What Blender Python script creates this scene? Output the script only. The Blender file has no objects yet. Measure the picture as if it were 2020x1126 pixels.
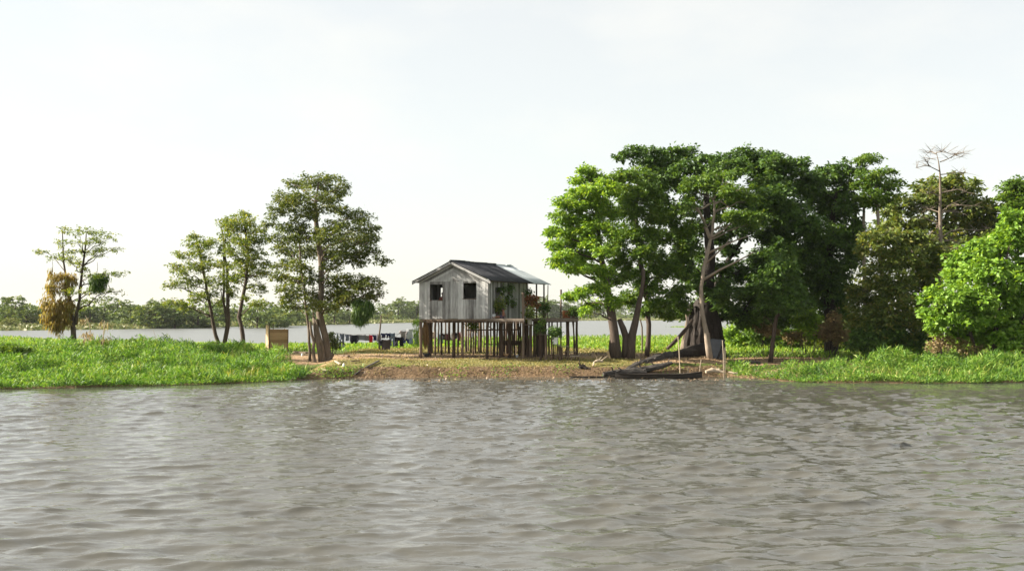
import bpy, bmesh, math, random
import numpy as np
from mathutils import Vector, Matrix

# ------------------------------------------------------------------ camera, sky, sun, exposure
S = bpy.context.scene
COL = S.collection
F, CX, CY = 2240.0, 1010.0, 563.0          # focal length in photo pixels, photo centre
CAMH = 3.6
TH = math.atan(59.0 / F)                   # camera pitched up
cam_d = bpy.data.cameras.new('camera'); cam = bpy.data.objects.new('camera', cam_d); COL.objects.link(cam)
cam_d.sensor_width = 36.0; cam_d.lens = 36.0 * F / 2020.0; cam_d.clip_start = 0.5; cam_d.clip_end = 12000
cam.location = (0, 0, CAMH); cam.rotation_euler = (math.pi / 2 + TH, 0, 0)
S.camera = cam

SUN_EL, SUN_AZ = math.radians(29), math.radians(-2)     # sun low on the left
SD = Vector((-math.cos(SUN_EL) * math.cos(SUN_AZ), -math.cos(SUN_EL) * math.sin(SUN_AZ), math.sin(SUN_EL)))
W = bpy.data.worlds.new('World'); S.world = W; W.use_nodes = True
wn, wl = W.node_tree.nodes, W.node_tree.links
bg = wn['Background']; bg.inputs['Strength'].default_value = 0.077
sky = wn.new('ShaderNodeTexSky'); sky.sky_type = 'NISHITA'; sky.sun_disc = False
sky.sun_elevation = SUN_EL; sky.sun_rotation = math.atan2(SD.x, SD.y)
sky.air_density = 1.0; sky.dust_density = 1.0; sky.ozone_density = 1.0; sky.altitude = 0
hs = wn.new('ShaderNodeHueSaturation'); hs.inputs['Saturation'].default_value = 0.7
wl.new(sky.outputs[0], hs.inputs['Color'])
# thin high cloud and faint cumulus near the horizon
tc = wn.new('ShaderNodeTexCoord'); mp = wn.new('ShaderNodeMapping'); mp.inputs['Scale'].default_value = (1, 1, 2.4)
nz = wn.new('ShaderNodeTexNoise'); nz.inputs['Scale'].default_value = 5.5; nz.inputs['Detail'].default_value = 7; nz.inputs['Roughness'].default_value = 0.55
rp = wn.new('ShaderNodeValToRGB'); rp.color_ramp.elements[0].position = 0.46; rp.color_ramp.elements[1].position = 0.70
rp.color_ramp.elements[0].color = (0, 0, 0, 1); rp.color_ramp.elements[1].color = (.45, .45, .45, 1)
veil = wn.new('ShaderNodeMix'); veil.data_type = 'RGBA'; veil.inputs['Factor'].default_value = .66; veil.inputs['B'].default_value = (4.0, 3.93, 3.58, 1)   # thin even haze veil
mx = wn.new('ShaderNodeMix'); mx.data_type = 'RGBA'; mx.inputs['B'].default_value = (4.3, 4.25, 4.0, 1)
wl.new(tc.outputs['Generated'], mp.inputs[0]); wl.new(mp.outputs[0], nz.inputs['Vector']); wl.new(nz.outputs['Fac'], rp.inputs[0])
wl.new(rp.outputs[0], mx.inputs['Factor']); wl.new(hs.outputs[0], veil.inputs['A']); wl.new(veil.outputs['Result'], mx.inputs['A']); wl.new(mx.outputs['Result'], bg.inputs['Color'])

sun_d = bpy.data.lights.new('sun', 'SUN'); sun = bpy.data.objects.new('sun', sun_d); COL.objects.link(sun)
sun_d.energy = 5.0; sun_d.angle = math.radians(0.6); sun_d.color = (1.0, 0.905, 0.76)
sun.rotation_euler = (-SD).to_track_quat('-Z', 'Y').to_euler()
S.view_settings.view_transform = 'Standard'; S.view_settings.look = 'None'; S.view_settings.gamma = 1
S.view_settings.exposure = 1.68
S.render.engine = 'CYCLES'
S.cycles.max_bounces = 6; S.cycles.diffuse_bounces = 3; S.cycles.glossy_bounces = 3; S.cycles.transmission_bounces = 4
S.cycles.volume_bounces = 0; S.cycles.use_denoising = True; S.cycles.caustics_reflective = False; S.cycles.caustics_refractive = False

# ------------------------------------------------------------------ helpers
def at(px, py, Y):
    x, y = (px - CX) / F, (CY - py) / F
    d = Y / (math.cos(TH) - y * math.sin(TH))
    return Vector((x * d, Y, CAMH + d * (math.sin(TH) + y * math.cos(TH))))

def tag(o, label=None, cat=None, group=None, kind=None):
    if label: o['label'] = label
    if cat: o['category'] = cat
    if group: o['group'] = group
    if kind: o['kind'] = kind
    return o

def empty(name, loc=(0, 0, 0), rz=0.0, label=None, cat=None, group=None):
    o = bpy.data.objects.new(name, None); o.empty_display_size = 0.3
    o.location = loc; o.rotation_euler = (0, 0, rz); COL.objects.link(o)
    return tag(o, label, cat, group)

def link(name, me, mat, parent=None, loc=None):
    o = bpy.data.objects.new(name, me); COL.objects.link(o)
    if mat is not None and not me.materials: me.materials.append(mat)
    if parent is not None: o.parent = parent
    if loc is not None: o.location = loc
    return o

class MB:
    def __init__(s): s.v = []; s.f = []
    def add(s, vs, fs):
        b = len(s.v); s.v += [tuple(v) for v in vs]; s.f += [tuple(i + b for i in f) for f in fs]; return s
    def box(s, c, size, rz=0.0, jit=0.0, M=None):
        hx, hy, hz = size[0] / 2, size[1] / 2, size[2] / 2
        vs = []
        for sx in (-1, 1):
            for sy in (-1, 1):
                for sz in (-1, 1):
                    p = Vector((sx * hx + random.uniform(-jit, jit), sy * hy, sz * hz + random.uniform(-jit, jit)))
                    if M is not None: p = M @ p
                    elif rz: p = Matrix.Rotation(rz, 3, 'Z') @ p
                    vs.append(p + Vector(c))
        return s.add(vs, [(0, 1, 3, 2), (4, 6, 7, 5), (0, 4, 5, 1), (2, 3, 7, 6), (0, 2, 6, 4), (1, 5, 7, 3)])
    def bar(s, a, b, w, t):                      # rectangular bar from a to b
        a, b = Vector(a), Vector(b); d = b - a
        q = d.to_track_quat('Z', 'Y').to_matrix()
        return s.box((a + b) / 2, (w, t, d.length), M=q)
    def tube(s, pts, rad, n=8, wob=0.0, cap=True):
        pts = [Vector(p) for p in pts]; k = len(pts)
        if not hasattr(rad, '__len__'): rad = [rad] * k
        base = len(s.v); up = Vector((0.31, 0.95, 0.02))
        for i, p in enumerate(pts):
            t = (pts[min(i + 1, k - 1)] - pts[max(i - 1, 0)]).normalized()
            a = t.cross(up)
            if a.length < 1e-3: a = t.cross(Vector((1, 0, 0)))
            a.normalize(); b = t.cross(a)
            for j in range(n):
                an = 2 * math.pi * j / n
                r = rad[i] * (1 + wob * random.uniform(-1, 1))
                s.v.append(tuple(p + a * (r * math.cos(an)) + b * (r * math.sin(an))))
        for i in range(k - 1):
            for j in range(n):
                j2 = (j + 1) % n
                s.f.append((base + i * n + j, base + i * n + j2, base + (i + 1) * n + j2, base + (i + 1) * n + j))
        if cap:
            s.f.append(tuple(base + j for j in range(n))[::-1]); s.f.append(tuple(base + (k - 1) * n + j for j in range(n)))
        return s
    def build(s, name, mat, parent=None, smooth=False):
        me = bpy.data.meshes.new(name); me.from_pydata(s.v, [], s.f); me.update()
        if smooth: me.polygons.foreach_set('use_smooth', [True] * len(me.polygons))
        return link(name, me, mat, parent)

def np_mesh(name, V, Q, rnd=None, smooth=False):
    me = bpy.data.meshes.new(name); nv, nq = len(V), len(Q)
    me.vertices.add(nv); me.vertices.foreach_set('co', np.asarray(V, np.float32).ravel())
    me.loops.add(nq * 4); me.loops.foreach_set('vertex_index', np.asarray(Q, np.int32).ravel())
    me.polygons.add(nq); me.polygons.foreach_set('loop_start', np.arange(0, nq * 4, 4, dtype=np.int32))
    if smooth: me.polygons.foreach_set('use_smooth', np.ones(nq, bool))
    me.update(calc_edges=True)
    if rnd is not None:
        a = me.attributes.new('rnd', 'FLOAT', 'FACE'); a.data.foreach_set('value', np.asarray(rnd, np.float32))
    return me

def unit(a): return a / (np.linalg.norm(a, axis=1, keepdims=True) + 1e-9)

def leaf_quads(P, A, N, Wd, droop=0.0):
    """rhombic leaves: base P, axis vectors A (with length), face normals N, widths Wd"""
    B = unit(np.cross(N, A)) * (Wd * 0.5)[:, None]
    mid = P + A * 0.45
    tip = P + A
    L = np.linalg.norm(A, axis=1)
    tip = tip - np.array([0, 0, 1.0]) * (L * droop)[:, None]
    V = np.stack([P, mid + B, tip, mid - B], 1).reshape(-1, 3)
    Q = np.arange(len(P) * 4).reshape(-1, 4)
    return V, Q

# ---- materials
def mat(name):
    m = bpy.data.materials.new(name); m.use_nodes = True
    return m, m.node_tree.nodes, m.node_tree.links, m.node_tree.nodes['Principled BSDF']

def ramp(n, cols):
    r = n.new('ShaderNodeValToRGB'); e = r.color_ramp.elements
    while len(e) < len(cols): e.new(0.5)
    for i, c in enumerate(cols):
        e[i].position = i / (len(cols) - 1); e[i].color = (*c, 1)
    return r

def noise(n, l, scale, detail=4, vec='Object', sc=None, rough=.55):
    t = n.new('ShaderNodeTexCoord'); z = n.new('ShaderNodeTexNoise')
    z.inputs['Scale'].default_value = scale; z.inputs['Detail'].default_value = detail; z.inputs['Roughness'].default_value = rough
    if sc:
        m = n.new('ShaderNodeMapping'); m.inputs['Scale'].default_value = sc
        l.new(t.outputs[vec], m.inputs[0]); l.new(m.outputs[0], z.inputs['Vector'])
    else: l.new(t.outputs[vec], z.inputs['Vector'])
    return z

def bump(n, l, src, p, strength, dist):
    b = n.new('ShaderNodeBump'); b.inputs['Strength'].default_value = strength; b.inputs['Distance'].default_value = dist
    l.new(src, b.inputs['Height']); l.new(b.outputs[0], p.inputs['Normal']); return b

def leaf_mat(name, cols, trans=0.35, tint=(1.5, 1.35, .5), patch=.35, rough=.55, gain=1.45):
    m, n, l, p = mat(name)
    a = n.new('ShaderNodeAttribute'); a.attribute_name = 'rnd'
    r = ramp(n, [tuple(min(.6, v * gain) for v in c) for c in [((c[0] * 1.02, c[1] * 1.06, c[2] * .85) if c[1] > c[0] else c) for c in cols]])
    z = noise(n, l, .55, 2)
    ma = n.new('ShaderNodeMath'); ma.operation = 'MULTIPLY_ADD'; ma.inputs[1].default_value = patch * 2; ma.inputs[2].default_value = -patch
    ad = n.new('ShaderNodeMath'); ad.operation = 'ADD'; ad.use_clamp = True
    l.new(z.outputs['Fac'], ma.inputs[0]); l.new(a.outputs['Fac'], ad.inputs[0]); l.new(ma.outputs[0], ad.inputs[1]); l.new(ad.outputs[0], r.inputs[0])
    p.inputs['Roughness'].default_value = rough; p.inputs['Specular IOR Level'].default_value = .35
    l.new(r.outputs[0], p.inputs['Base Color'])
    t = n.new('ShaderNodeBsdfTranslucent'); mu = n.new('ShaderNodeMix'); mu.data_type = 'RGBA'; mu.blend_type = 'MULTIPLY'
    mu.inputs['Factor'].default_value = 1; mu.inputs['B'].default_value = (*tint, 1)
    l.new(r.outputs[0], mu.inputs['A']); l.new(mu.outputs['Result'], t.inputs['Color'])
    ms = n.new('ShaderNodeMixShader'); ms.inputs[0].default_value = trans
    l.new(p.outputs[0], ms.inputs[1]); l.new(t.outputs[0], ms.inputs[2]); l.new(ms.outputs[0], n['Material Output'].inputs['Surface'])
    return m

def wood_mat(name, cols, sc=(9, 9, .8), rough=.85, patch=.5, objrand=True):
    m, n, l, p = mat(name)
    z = noise(n, l, 2.2, 6, sc=sc, rough=.65); z2 = noise(n, l, 1.1, 3)
    r = ramp(n, cols)
    o = n.new('ShaderNodeObjectInfo')
    a = n.new('ShaderNodeMath'); a.operation = 'MULTIPLY_ADD'; a.inputs[1].default_value = .75 if objrand else 0.0
    b = n.new('ShaderNodeMath'); b.operation = 'MULTIPLY_ADD'; b.inputs[1].default_value = patch; b.use_clamp = True
    c = n.new('ShaderNodeMath'); c.operation = 'MULTIPLY_ADD'; c.inputs[1].default_value = 1.1; c.inputs[2].default_value = -.40 if objrand else -.05
    l.new(z.outputs['Fac'], c.inputs[0]); l.new(o.outputs['Random'], a.inputs[0]); l.new(c.outputs[0], a.inputs[2])
    d = n.new('ShaderNodeMath'); d.operation = 'SUBTRACT'; d.inputs[1].default_value = .5
    l.new(z2.outputs['Fac'], d.inputs[0]); l.new(d.outputs[0], b.inputs[0]); l.new(a.outputs[0], b.inputs[2])
    l.new(b.outputs[0], r.inputs[0]); l.new(r.outputs[0], p.inputs['Base Color'])
    p.inputs['Roughness'].default_value = rough; p.inputs['Specular IOR Level'].default_value = .25
    bump(n, l, z.outputs['Fac'], p, .5, .02)
    return m

def plain(name, col, rough=.7, var=.15, scale=6.0, metal=0.0):
    m, n, l, p = mat(name); z = noise(n, l, scale, 4)
    r = ramp(n, [tuple(c * (1 - var) for c in col), tuple(min(1, c * (1 + var)) for c in col)])
    l.new(z.outputs['Fac'], r.inputs[0]); l.new(r.outputs[0], p.inputs['Base Color'])
    p.inputs['Roughness'].default_value = rough; p.inputs['Metallic'].default_value = metal; p.inputs['Specular IOR Level'].default_value = .3
    bump(n, l, z.outputs['Fac'], p, .25, .01)
    return m

M = {}
M['plank'] = wood_mat('weathered_plank', [(.085, .082, .080), (.21, .208, .204), (.36, .362, .358), (.54, .545, .54)])
M['post'] = wood_mat('post_wood', [(.036, .024, .016), (.088, .060, .042), (.18, .135, .10)])
M['deck'] = wood_mat('deck_wood', [(.07, .055, .045), (.16, .13, .105), (.28, .24, .20)], sc=(3, 3, 3))
M['fresh'] = wood_mat('tan_board', [(.28, .19, .10), (.45, .33, .19), (.58, .45, .28)])
M['mat'] = wood_mat('woven_mat', [(.24, .16, .08), (.38, .27, .14), (.50, .37, .21)], sc=(2, 2, 16))
M['bark_brown'] = wood_mat('bark_brown', [(.03, .022, .017), (.07, .052, .040), (.14, .108, .085)], sc=(6, 6, 1.2), objrand=False)
M['bark_tan'] = wood_mat('bark_tan', [(.05, .038, .028), (.125, .098, .073), (.26, .21, .16)], sc=(6, 6, 1.0), objrand=False)
M['bark_pale'] = wood_mat('bark_pale', [(.12, .095, .072), (.25, .205, .16), (.42, .365, .30)], sc=(5, 5, 2), objrand=False)
M['bark_dark'] = wood_mat('bark_dark', [(.010, .008, .007), (.026, .021, .018), (.065, .052, .043)], sc=(6, 6, 1.0), objrand=False)
M['drift'] = wood_mat('driftwood', [(.016, .014, .013), (.045, .040, .037), (.14, .128, .115)], sc=(2, 7, 7), objrand=False)
M['pale_wood'] = wood_mat('pale_wood', [(.25, .19, .13), (.42, .34, .25), (.55, .47, .37)], sc=(2, 7, 7), objrand=False)
M['canoe'] = wood_mat('canoe_wood', [(.018, .015, .013), (.045, .038, .033), (.09, .075, .065)], sc=(1, 8, 8), objrand=False)
M['white'] = plain('white_plastic', (.70, .72, .72), .45, .06)
M['skin'] = plain('skin', (.22, .10, .06), .5, .08)
M['hair'] = plain('dark_hair', (.015, .012, .010), .5, .1)
M['black'] = plain('black_feathers', (.012, .011, .012), .6, .3)
M['rope'] = plain('rope', (.12, .10, .08), .8, .2)
M['net'] = wood_mat('brown_net', [(.08, .045, .02), (.20, .12, .05), (.32, .20, .09)], sc=(14, 14, 1), objrand=False)
M['leaf_left'] = leaf_mat('leaf_olive', [(.018, .030, .008), (.045, .070, .014), (.085, .105, .022), (.13, .12, .03)], gain=2.1, trans=.42)
M['leaf_left_dark'] = leaf_mat('leaf_left_dark', [(.013, .022, .008), (.034, .052, .013), (.070, .088, .020), (.115, .115, .03)], gain=1.65, trans=.38)
M['leaf_bright'] = leaf_mat('leaf_bright', [(.045, .080, .012), (.085, .155, .02), (.14, .22, .03), (.20, .25, .05)], trans=.42, gain=1.6)
M['leaf_mid'] = leaf_mat('leaf_mid', [(.020, .045, .009), (.045, .090, .014), (.08, .135, .02), (.11, .15, .03)])
M['leaf_dark'] = leaf_mat('leaf_dark', [(.014, .030, .010), (.030, .062, .015), (.055, .105, .02), (.085, .13, .03)], trans=.30, gain=1.45)
M['leaf_olive'] = leaf_mat('leaf_scrub', [(.018, .030, .009), (.042, .062, .015), (.075, .095, .022), (.14, .125, .035)], gain=1.9)
M['leaf_bush'] = leaf_mat('leaf_bush', [(.045, .085, .012), (.085, .16, .022), (.14, .23, .035), (.19, .28, .06)], trans=.36, gain=1.5)
M['leaf_dry'] = leaf_mat('leaf_dry', [(.08, .060, .030), (.16, .120, .060), (.24, .185, .095), (.11, .14, .04)], tint=(1.2, 1.1, .8))
M['leaf_vine'] = leaf_mat('leaf_vine', [(.08, .055, .016), (.16, .115, .03), (.22, .17, .045), (.14, .16, .035)], tint=(1.2, 1.1, .6), trans=.45)
M['deadwood'] = wood_mat('dead_wood', [(.08, .062, .048), (.16, .13, .10), (.27, .225, .18)], sc=(5, 5, 2), objrand=False)
M['leaf_red'] = leaf_mat('leaf_red', [(.03, .045, .012), (.09, .04, .015), (.17, .06, .022), (.07, .08, .02)], tint=(1.3, 1, .8))
M['grass'] = leaf_mat('grass_near', [(.022, .060, .010), (.055, .125, .018), (.10, .20, .030), (.16, .25, .05), (.22, .26, .07)], trans=.35, tint=(1.3, 1.3, .5), patch=.5, gain=1.3)
M['meadow'] = leaf_mat('grass_meadow', [(.05, .10, .012), (.09, .17, .02), (.14, .22, .03), (.22, .25, .06)], trans=.4, tint=(1.4, 1.3, .5))
M['reed'] = leaf_mat('grass_stems', [(.05, .10, .015), (.10, .17, .025), (.19, .22, .05), (.30, .25, .10)], trans=.35, tint=(1.3, 1.25, .5), gain=1.25)
M['dry_grass'] = leaf_mat('grass_dry', [(.10, .10, .03), (.16, .15, .045), (.24, .20, .07), (.33, .25, .11)], trans=.25, tint=(1.1, 1.05, .7))
M['litter'] = leaf_mat('leaf_litter', [(.04, .027, .018), (.085, .056, .034), (.14, .098, .06), (.24, .175, .11)], trans=.05, tint=(1, 1, 1))
M['far'] = leaf_mat('leaf_far', [(.020, .036, .014), (.040, .066, .020), (.07, .095, .028), (.11, .12, .04)], trans=.28, gain=1.9)
M['far_grass'] = leaf_mat('grass_far', [(.09, .11, .035), (.13, .15, .05), (.18, .18, .075), (.24, .22, .11)], trans=.2, tint=(1.1, 1.1, .8), gain=1.1)
M['far_pale'] = leaf_mat('leaf_far_pale', [(.05, .075, .016), (.09, .115, .025), (.14, .15, .04), (.18, .17, .06)], trans=.25)

# ------------------------------------------------------------------ terrain
def px2w(l, z=0.0):
    xs, ys = [], []
    for px, py in l:
        Y = (CAMH - z) * F / (py - 622.0)
        p = at(px, py, Y); xs.append(p.x); ys.append(Y)
    return np.array(xs), np.array(ys)
SHX, SHY = px2w([(-260, 775), (0, 767), (150, 764), (300, 760), (450, 756), (550, 751.5), (615, 747), (700, 745), (850, 743.5), (1000, 743), (1200, 743), (1330, 742),
                 (1440, 741), (1500, 747), (1560, 752), (1650, 754.5), (1800, 755.5), (2020, 754), (2300, 752)])
FSX, FSY = px2w([(-900, 664), (-300, 656), (0, 652), (200, 650), (400, 645.5), (600, 642), (700, 639), (800, 636.5), (1000, 633.5), (1150, 632.3), (1300, 632), (1700, 632), (2500, 632)])
BKX = [-160, -66, -31, -20, -11.5, -9.5, 0, 13, 40, 80, 200]
BKY = [170, 150, 112, 110, 113, 135, 146, 154, 156, 170, 200]
def Ysh(X): return np.interp(X, SHX, SHY)
def Ybk(X): return np.interp(X, BKX, BKY)
def Yfs(X): return np.interp(X, FSX, FSY)
def sstep(x, a, b):
    t = np.clip((x - a) / (b - a), 0, 1); return t * t * (3 - 2 * t)
def wob(X, Y, s, seed=0):
    r = np.random.RandomState(seed); o = np.zeros_like(X, dtype=float)
    for i in range(7):
        a = r.uniform(0, 6.28); k = s * r.uniform(.5, 2.0); o = o + np.sin((X * math.cos(a) + Y * math.sin(a)) * k + r.uniform(0, 6.28))
    return o / 7
def centre(X): return sstep(X, -12.6, -10.4) * (1 - sstep(X, 12.0, 15.2))
def zg(X, Y):
    X = np.asarray(X, float); Y = np.asarray(Y, float)
    d = Y - Ysh(X) + .35 * wob(X, Y, 1.3, 3) * centre(X)
    zc = np.interp(d, [-40, -3, 0, .25, .7, 1.6, 3.4, 6, 22, 60], [-3, -.8, -.03, .25, .50, .68, .93, .97, 1.0, .8])
    zs = np.interp(d, [-40, -2, 0, 3, 8, 14, 30, 60], [-3, -.8, .0, .18, .5, .8, .95, .8])
    c = centre(X); z = c * zc + (1 - c) * zs
    z = np.minimum(z, np.interp(Ybk(X) - Y, [-30, 0, 3, 9, 60], [-2, 0, .5, .85, 2.0]))
    z = np.maximum(z, np.interp(Y - Yfs(X), [-30, 0, 14, 60, 400, 4000], [-2, 0, .5, 1.0, 3, 8]))
    return z + .05 * wob(X, Y, .9, 1) * (z > .05) + .02 * wob(X, Y, 3.5, 2) * (z > .05)
def zgs(x, y): return float(zg(np.array([x]), np.array([y]))[0])
def gpt(px, py, y0=56, y1=190):
    """point of the ground seen at a pixel"""
    prev = y0; Y = y0
    while Y < y1:
        p = at(px, py, Y)
        if p.z <= zgs(p.x, Y): return Vector((p.x, Y, zgs(p.x, Y)))
        Y += .1
    return at(px, py, y1)
def gnd(px, Y):
    p = at(px, 622, Y); return Vector((p.x, Y, zgs(p.x, Y)))

def axis(segs):
    out = []
    for a, b, st in segs: out += list(np.arange(a, b, st))
    return np.array(out)
def grid(xs, ys, zf):
    X, Y = np.meshgrid(xs, ys); Z = zf(X, Y)
    V = np.stack([X, Y, Z], -1).reshape(-1, 3); nx, ny = len(xs), len(ys)
    i = np.arange((ny - 1) * (nx - 1)); r, c = i // (nx - 1), i % (nx - 1); a = r * nx + c
    return V, np.stack([a, a + 1, a + nx + 1, a + nx], 1)

xs = axis([(-2400, -600, 600), (-600, -120, 30), (-120, -46, 3), (-46, 46, .35), (46, 120, 3), (120, 600, 30), (600, 2401, 600)])
ys = axis([(-60, 40, 20), (40, 54, 2), (54, 84, .3), (84, 170, 1.5), (170, 900, 12), (900, 3001, 300)])
V, Q = grid(xs, ys, zg)
me = np_mesh('ground', V, Q, smooth=True)
X, Y = V[:, 0], V[:, 1]
d = Y - Ysh(X); c = centre(X)
yard = c * (1 - sstep(Y + 1.6 * wob(X, Y, .5, 5), 77.5, 80.5)) * sstep(d, 1.2, 2.2)
yard = np.maximum(yard, sstep(X, 7.5, 9) * (1 - sstep(X, 20, 23)) * sstep(d, 1, 3) * (1 - sstep(Y, 75.5, 78)))
yard = np.maximum(yard, sstep(X + .8 * wob(X, Y, .9, 61), -18.5, -16.5) * (1 - sstep(X, -12, -10)) * sstep(Y, 70, 72) * (1 - sstep(Y, 80, 82)))
lawn = c * (1 - sstep(np.abs(d - 2.0 + .6 * wob(X, Y, .8, 6)), .9, 1.7)) * (1 - sstep(X, 6.0, 9.0))
mud = (1 - sstep(d + .3 * wob(X, Y, 2, 7), .7, 1.5))
for nm, arr in (('yard', yard), ('lawn', lawn), ('mud', mud)):
    a = me.attributes.new(nm, 'FLOAT', 'POINT'); a.data.foreach_set('value', arr.astype(np.float32))
m, n, l, p = mat('ground')
z1 = noise(n, l, 1.4, 8); z2 = noise(n, l, 7, 6)
def att(nm):
    a = n.new('ShaderNodeAttribute'); a.attribute_name = nm; return a
def mixc(fac, A, B):
    x = n.new('ShaderNodeMix'); x.data_type = 'RGBA'
    for s, v in (('Factor', fac), ('A', A), ('B', B)):
        if isinstance(v, tuple): x.inputs[s].default_value = (*v, 1)
        else: l.new(v, x.inputs[s])
    return x.outputs['Result']
def thr(fac, nz, k=.9):
    """break a mask's edge up with noise"""
    a = n.new('ShaderNodeMath'); a.operation = 'SUBTRACT'; a.inputs[1].default_value = .5; l.new(nz, a.inputs[0])
    b = n.new('ShaderNodeMath'); b.operation = 'MULTIPLY_ADD'; b.inputs[1].default_value = k * 2; l.new(a.outputs[0], b.inputs[0]); l.new(fac, b.inputs[2])
    e = n.new('ShaderNodeMapRange'); e.inputs['From Min'].default_value = .3; e.inputs['From Max'].default_value = .7; l.new(b.outputs[0], e.inputs['Value'])
    return e.outputs[0]
rg = ramp(n, [(.035, .060, .012), (.075, .105, .022), (.12, .135, .035)]); l.new(z2.outputs['Fac'], rg.inputs[0])
rd = ramp(n, [(.18, .118, .066), (.30, .205, .12), (.40, .29, .18)]); l.new(z2.outputs['Fac'], rd.inputs[0])
rl = ramp(n, [(.09, .10, .03), (.17, .16, .055), (.27, .22, .10)]); l.new(z2.outputs['Fac'], rl.inputs[0])
rm = ramp(n, [(.05, .034, .020), (.14, .093, .054), (.26, .18, .105)]); l.new(z2.outputs['Fac'], rm.inputs[0])
cc = mixc(thr(att('yard').outputs['Fac'], z1.outputs['Fac'], .6), rg.outputs[0], rd.outputs[0])
cc = mixc(thr(att('lawn').outputs['Fac'], z1.outputs['Fac'], .7), cc, rl.outputs[0])
cc = mixc(thr(att('mud').outputs['Fac'], z1.outputs['Fac'], .5), cc, rm.outputs[0])
l.new(cc, p.inputs['Base Color']); p.inputs['Roughness'].default_value = .95; p.inputs['Specular IOR Level'].default_value = .15
bump(n, l, z2.outputs['Fac'], p, .9, .12)
tag(link('ground', me, m), kind='structure')

# ------------------------------------------------------------------ river and lake
def water_mat(name, body, bscale, bstr, bdist, rough=.02):
    m, n, l, p = mat(name)
    z = noise(n, l, .05, 3); r = ramp(n, [tuple(b * .8 for b in body), tuple(b * 1.2 for b in body)])
    l.new(z.outputs['Fac'], r.inputs[0]); l.new(r.outputs[0], p.inputs['Base Color'])
    p.inputs['Roughness'].default_value = rough; p.inputs['IOR'].default_value = 1.33
    a = noise(n, l, bscale, 4, sc=(.6, 1.2, 1), rough=.6)
    w_ = noise(n, l, .16, 3, sc=(.7, 1.4, 1)); mr = n.new('ShaderNodeMapRange'); mr.inputs['From Min'].default_value = .3; mr.inputs['From Max'].default_value = .7; mr.inputs['To Min'].default_value = .55; mr.inputs['To Max'].default_value = 1.35
    l.new(w_.outputs['Fac'], mr.inputs['Value']); mm = n.new('ShaderNodeMath'); mm.operation = 'MULTIPLY'; l.new(a.outputs['Fac'], mm.inputs[0]); l.new(mr.outputs[0], mm.inputs[1])   # gusts roughen some patches more
    bump(n, l, mm.outputs[0], p, bstr, bdist)
    return m
rw = np.random.RandomState(11); waves = []
for i in range(170):
    lam = 10 ** rw.uniform(math.log10(.22), math.log10(2.0))
    an = math.radians(102) + rw.normal(0, .30 + .22 / lam ** .5)
    k = 2 * math.pi / lam
    waves.append([k * math.cos(an), k * math.sin(an), lam ** .85 * rw.uniform(.3, 1.25) * (.7 if lam > 2.0 else 1.0), rw.uniform(0, 6.28)])
WSD = math.sqrt(sum(w[2] ** 2 / 2 for w in waves))
for w in waves: w[2] *= .026 / WSD
def water_grid(xs, ys, chop=1.2, lean=.8):
    """choppy wind waves: crests pinched by sideways displacement and leaning toward the near shore"""
    V, Q = grid(xs, ys, lambda X, Y: np.zeros_like(X)); X, Y = V[:, 0].copy(), V[:, 1].copy()
    Z = np.zeros_like(X); DX = np.zeros_like(X); DY = np.zeros_like(X)
    for kx, ky, a, ph in waves:
        th = kx * X + ky * Y + ph; k = math.hypot(kx, ky); Z += a * np.sin(th); c_ = a * np.cos(th) / k; DX += c_ * kx; DY += c_ * ky
    g = (1 + .45 * wob(X, Y, .16, 21)) * (1 - sstep(np.abs(X), 40, 46)) * sstep(Y, 4, 8) * (1 - .65 * sstep(Y - Ysh(X), -7, -.5))
    V[:, 0] += chop * DX * g; V[:, 1] += (chop * DY - lean * np.maximum(Z, 0)) * g; V[:, 2] = Z * g
    return V, Q
xs = axis([(-900, -60, 60), (-60, -42, 2), (-42, 42, .13), (42, 60, 2), (60, 901, 60)])
ys = [ -400, -200, -80, -30, -5, 4, 7, 9, 11]; y = 12.0
while y < 78: ys.append(y); y += max(.07, .0036 * y)
V, Q = water_grid(xs, np.array(ys))
o = link('river', np_mesh('river', V, Q, smooth=True), water_mat('river_water', (.075, .073, .062), 5.0, 1.0, .014)); tag(o, kind='structure')
xs = axis([(-2400, -400, 400), (-400, 400, 40), (400, 2401, 400)]); ys = axis([(96, 900, 40), (900, 2901, 400)])
V, Q = grid(xs, ys, lambda X, Y: np.zeros_like(X) - .02)
o = link('lake', np_mesh('lake', V, Q), water_mat('lake_water', (.12, .125, .118), 1.2, .10, .15, .30)); tag(o, kind='structure')

# ------------------------------------------------------------------ grass (uncountable)
def blades(rng, P, h, w, lean, mt, name, upb=1.0, droop=.18):
    n_ = len(P)
    A = np.stack([rng.normal(0, lean, n_), rng.normal(0, lean, n_), np.full(n_, upb)], 1); A = unit(A) * h[:, None]
    N = rng.normal(0, 1, (n_, 3)); 
    V, Q = leaf_quads(P, A, N, w, droop)
    o = link(name, np_mesh(name, V, Q, rng.uniform(0, 1, n_) ** 1.2), mt); return o

def scatter(rng, n_, x0, x1, y0, y1, f):
    X = rng.uniform(x0, x1, n_); Y = rng.uniform(y0, y1, n_); k = rng.uniform(0, 1, n_) < f(X, Y)
    return X[k], Y[k]

rng = np.random.RandomState(5)
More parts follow.
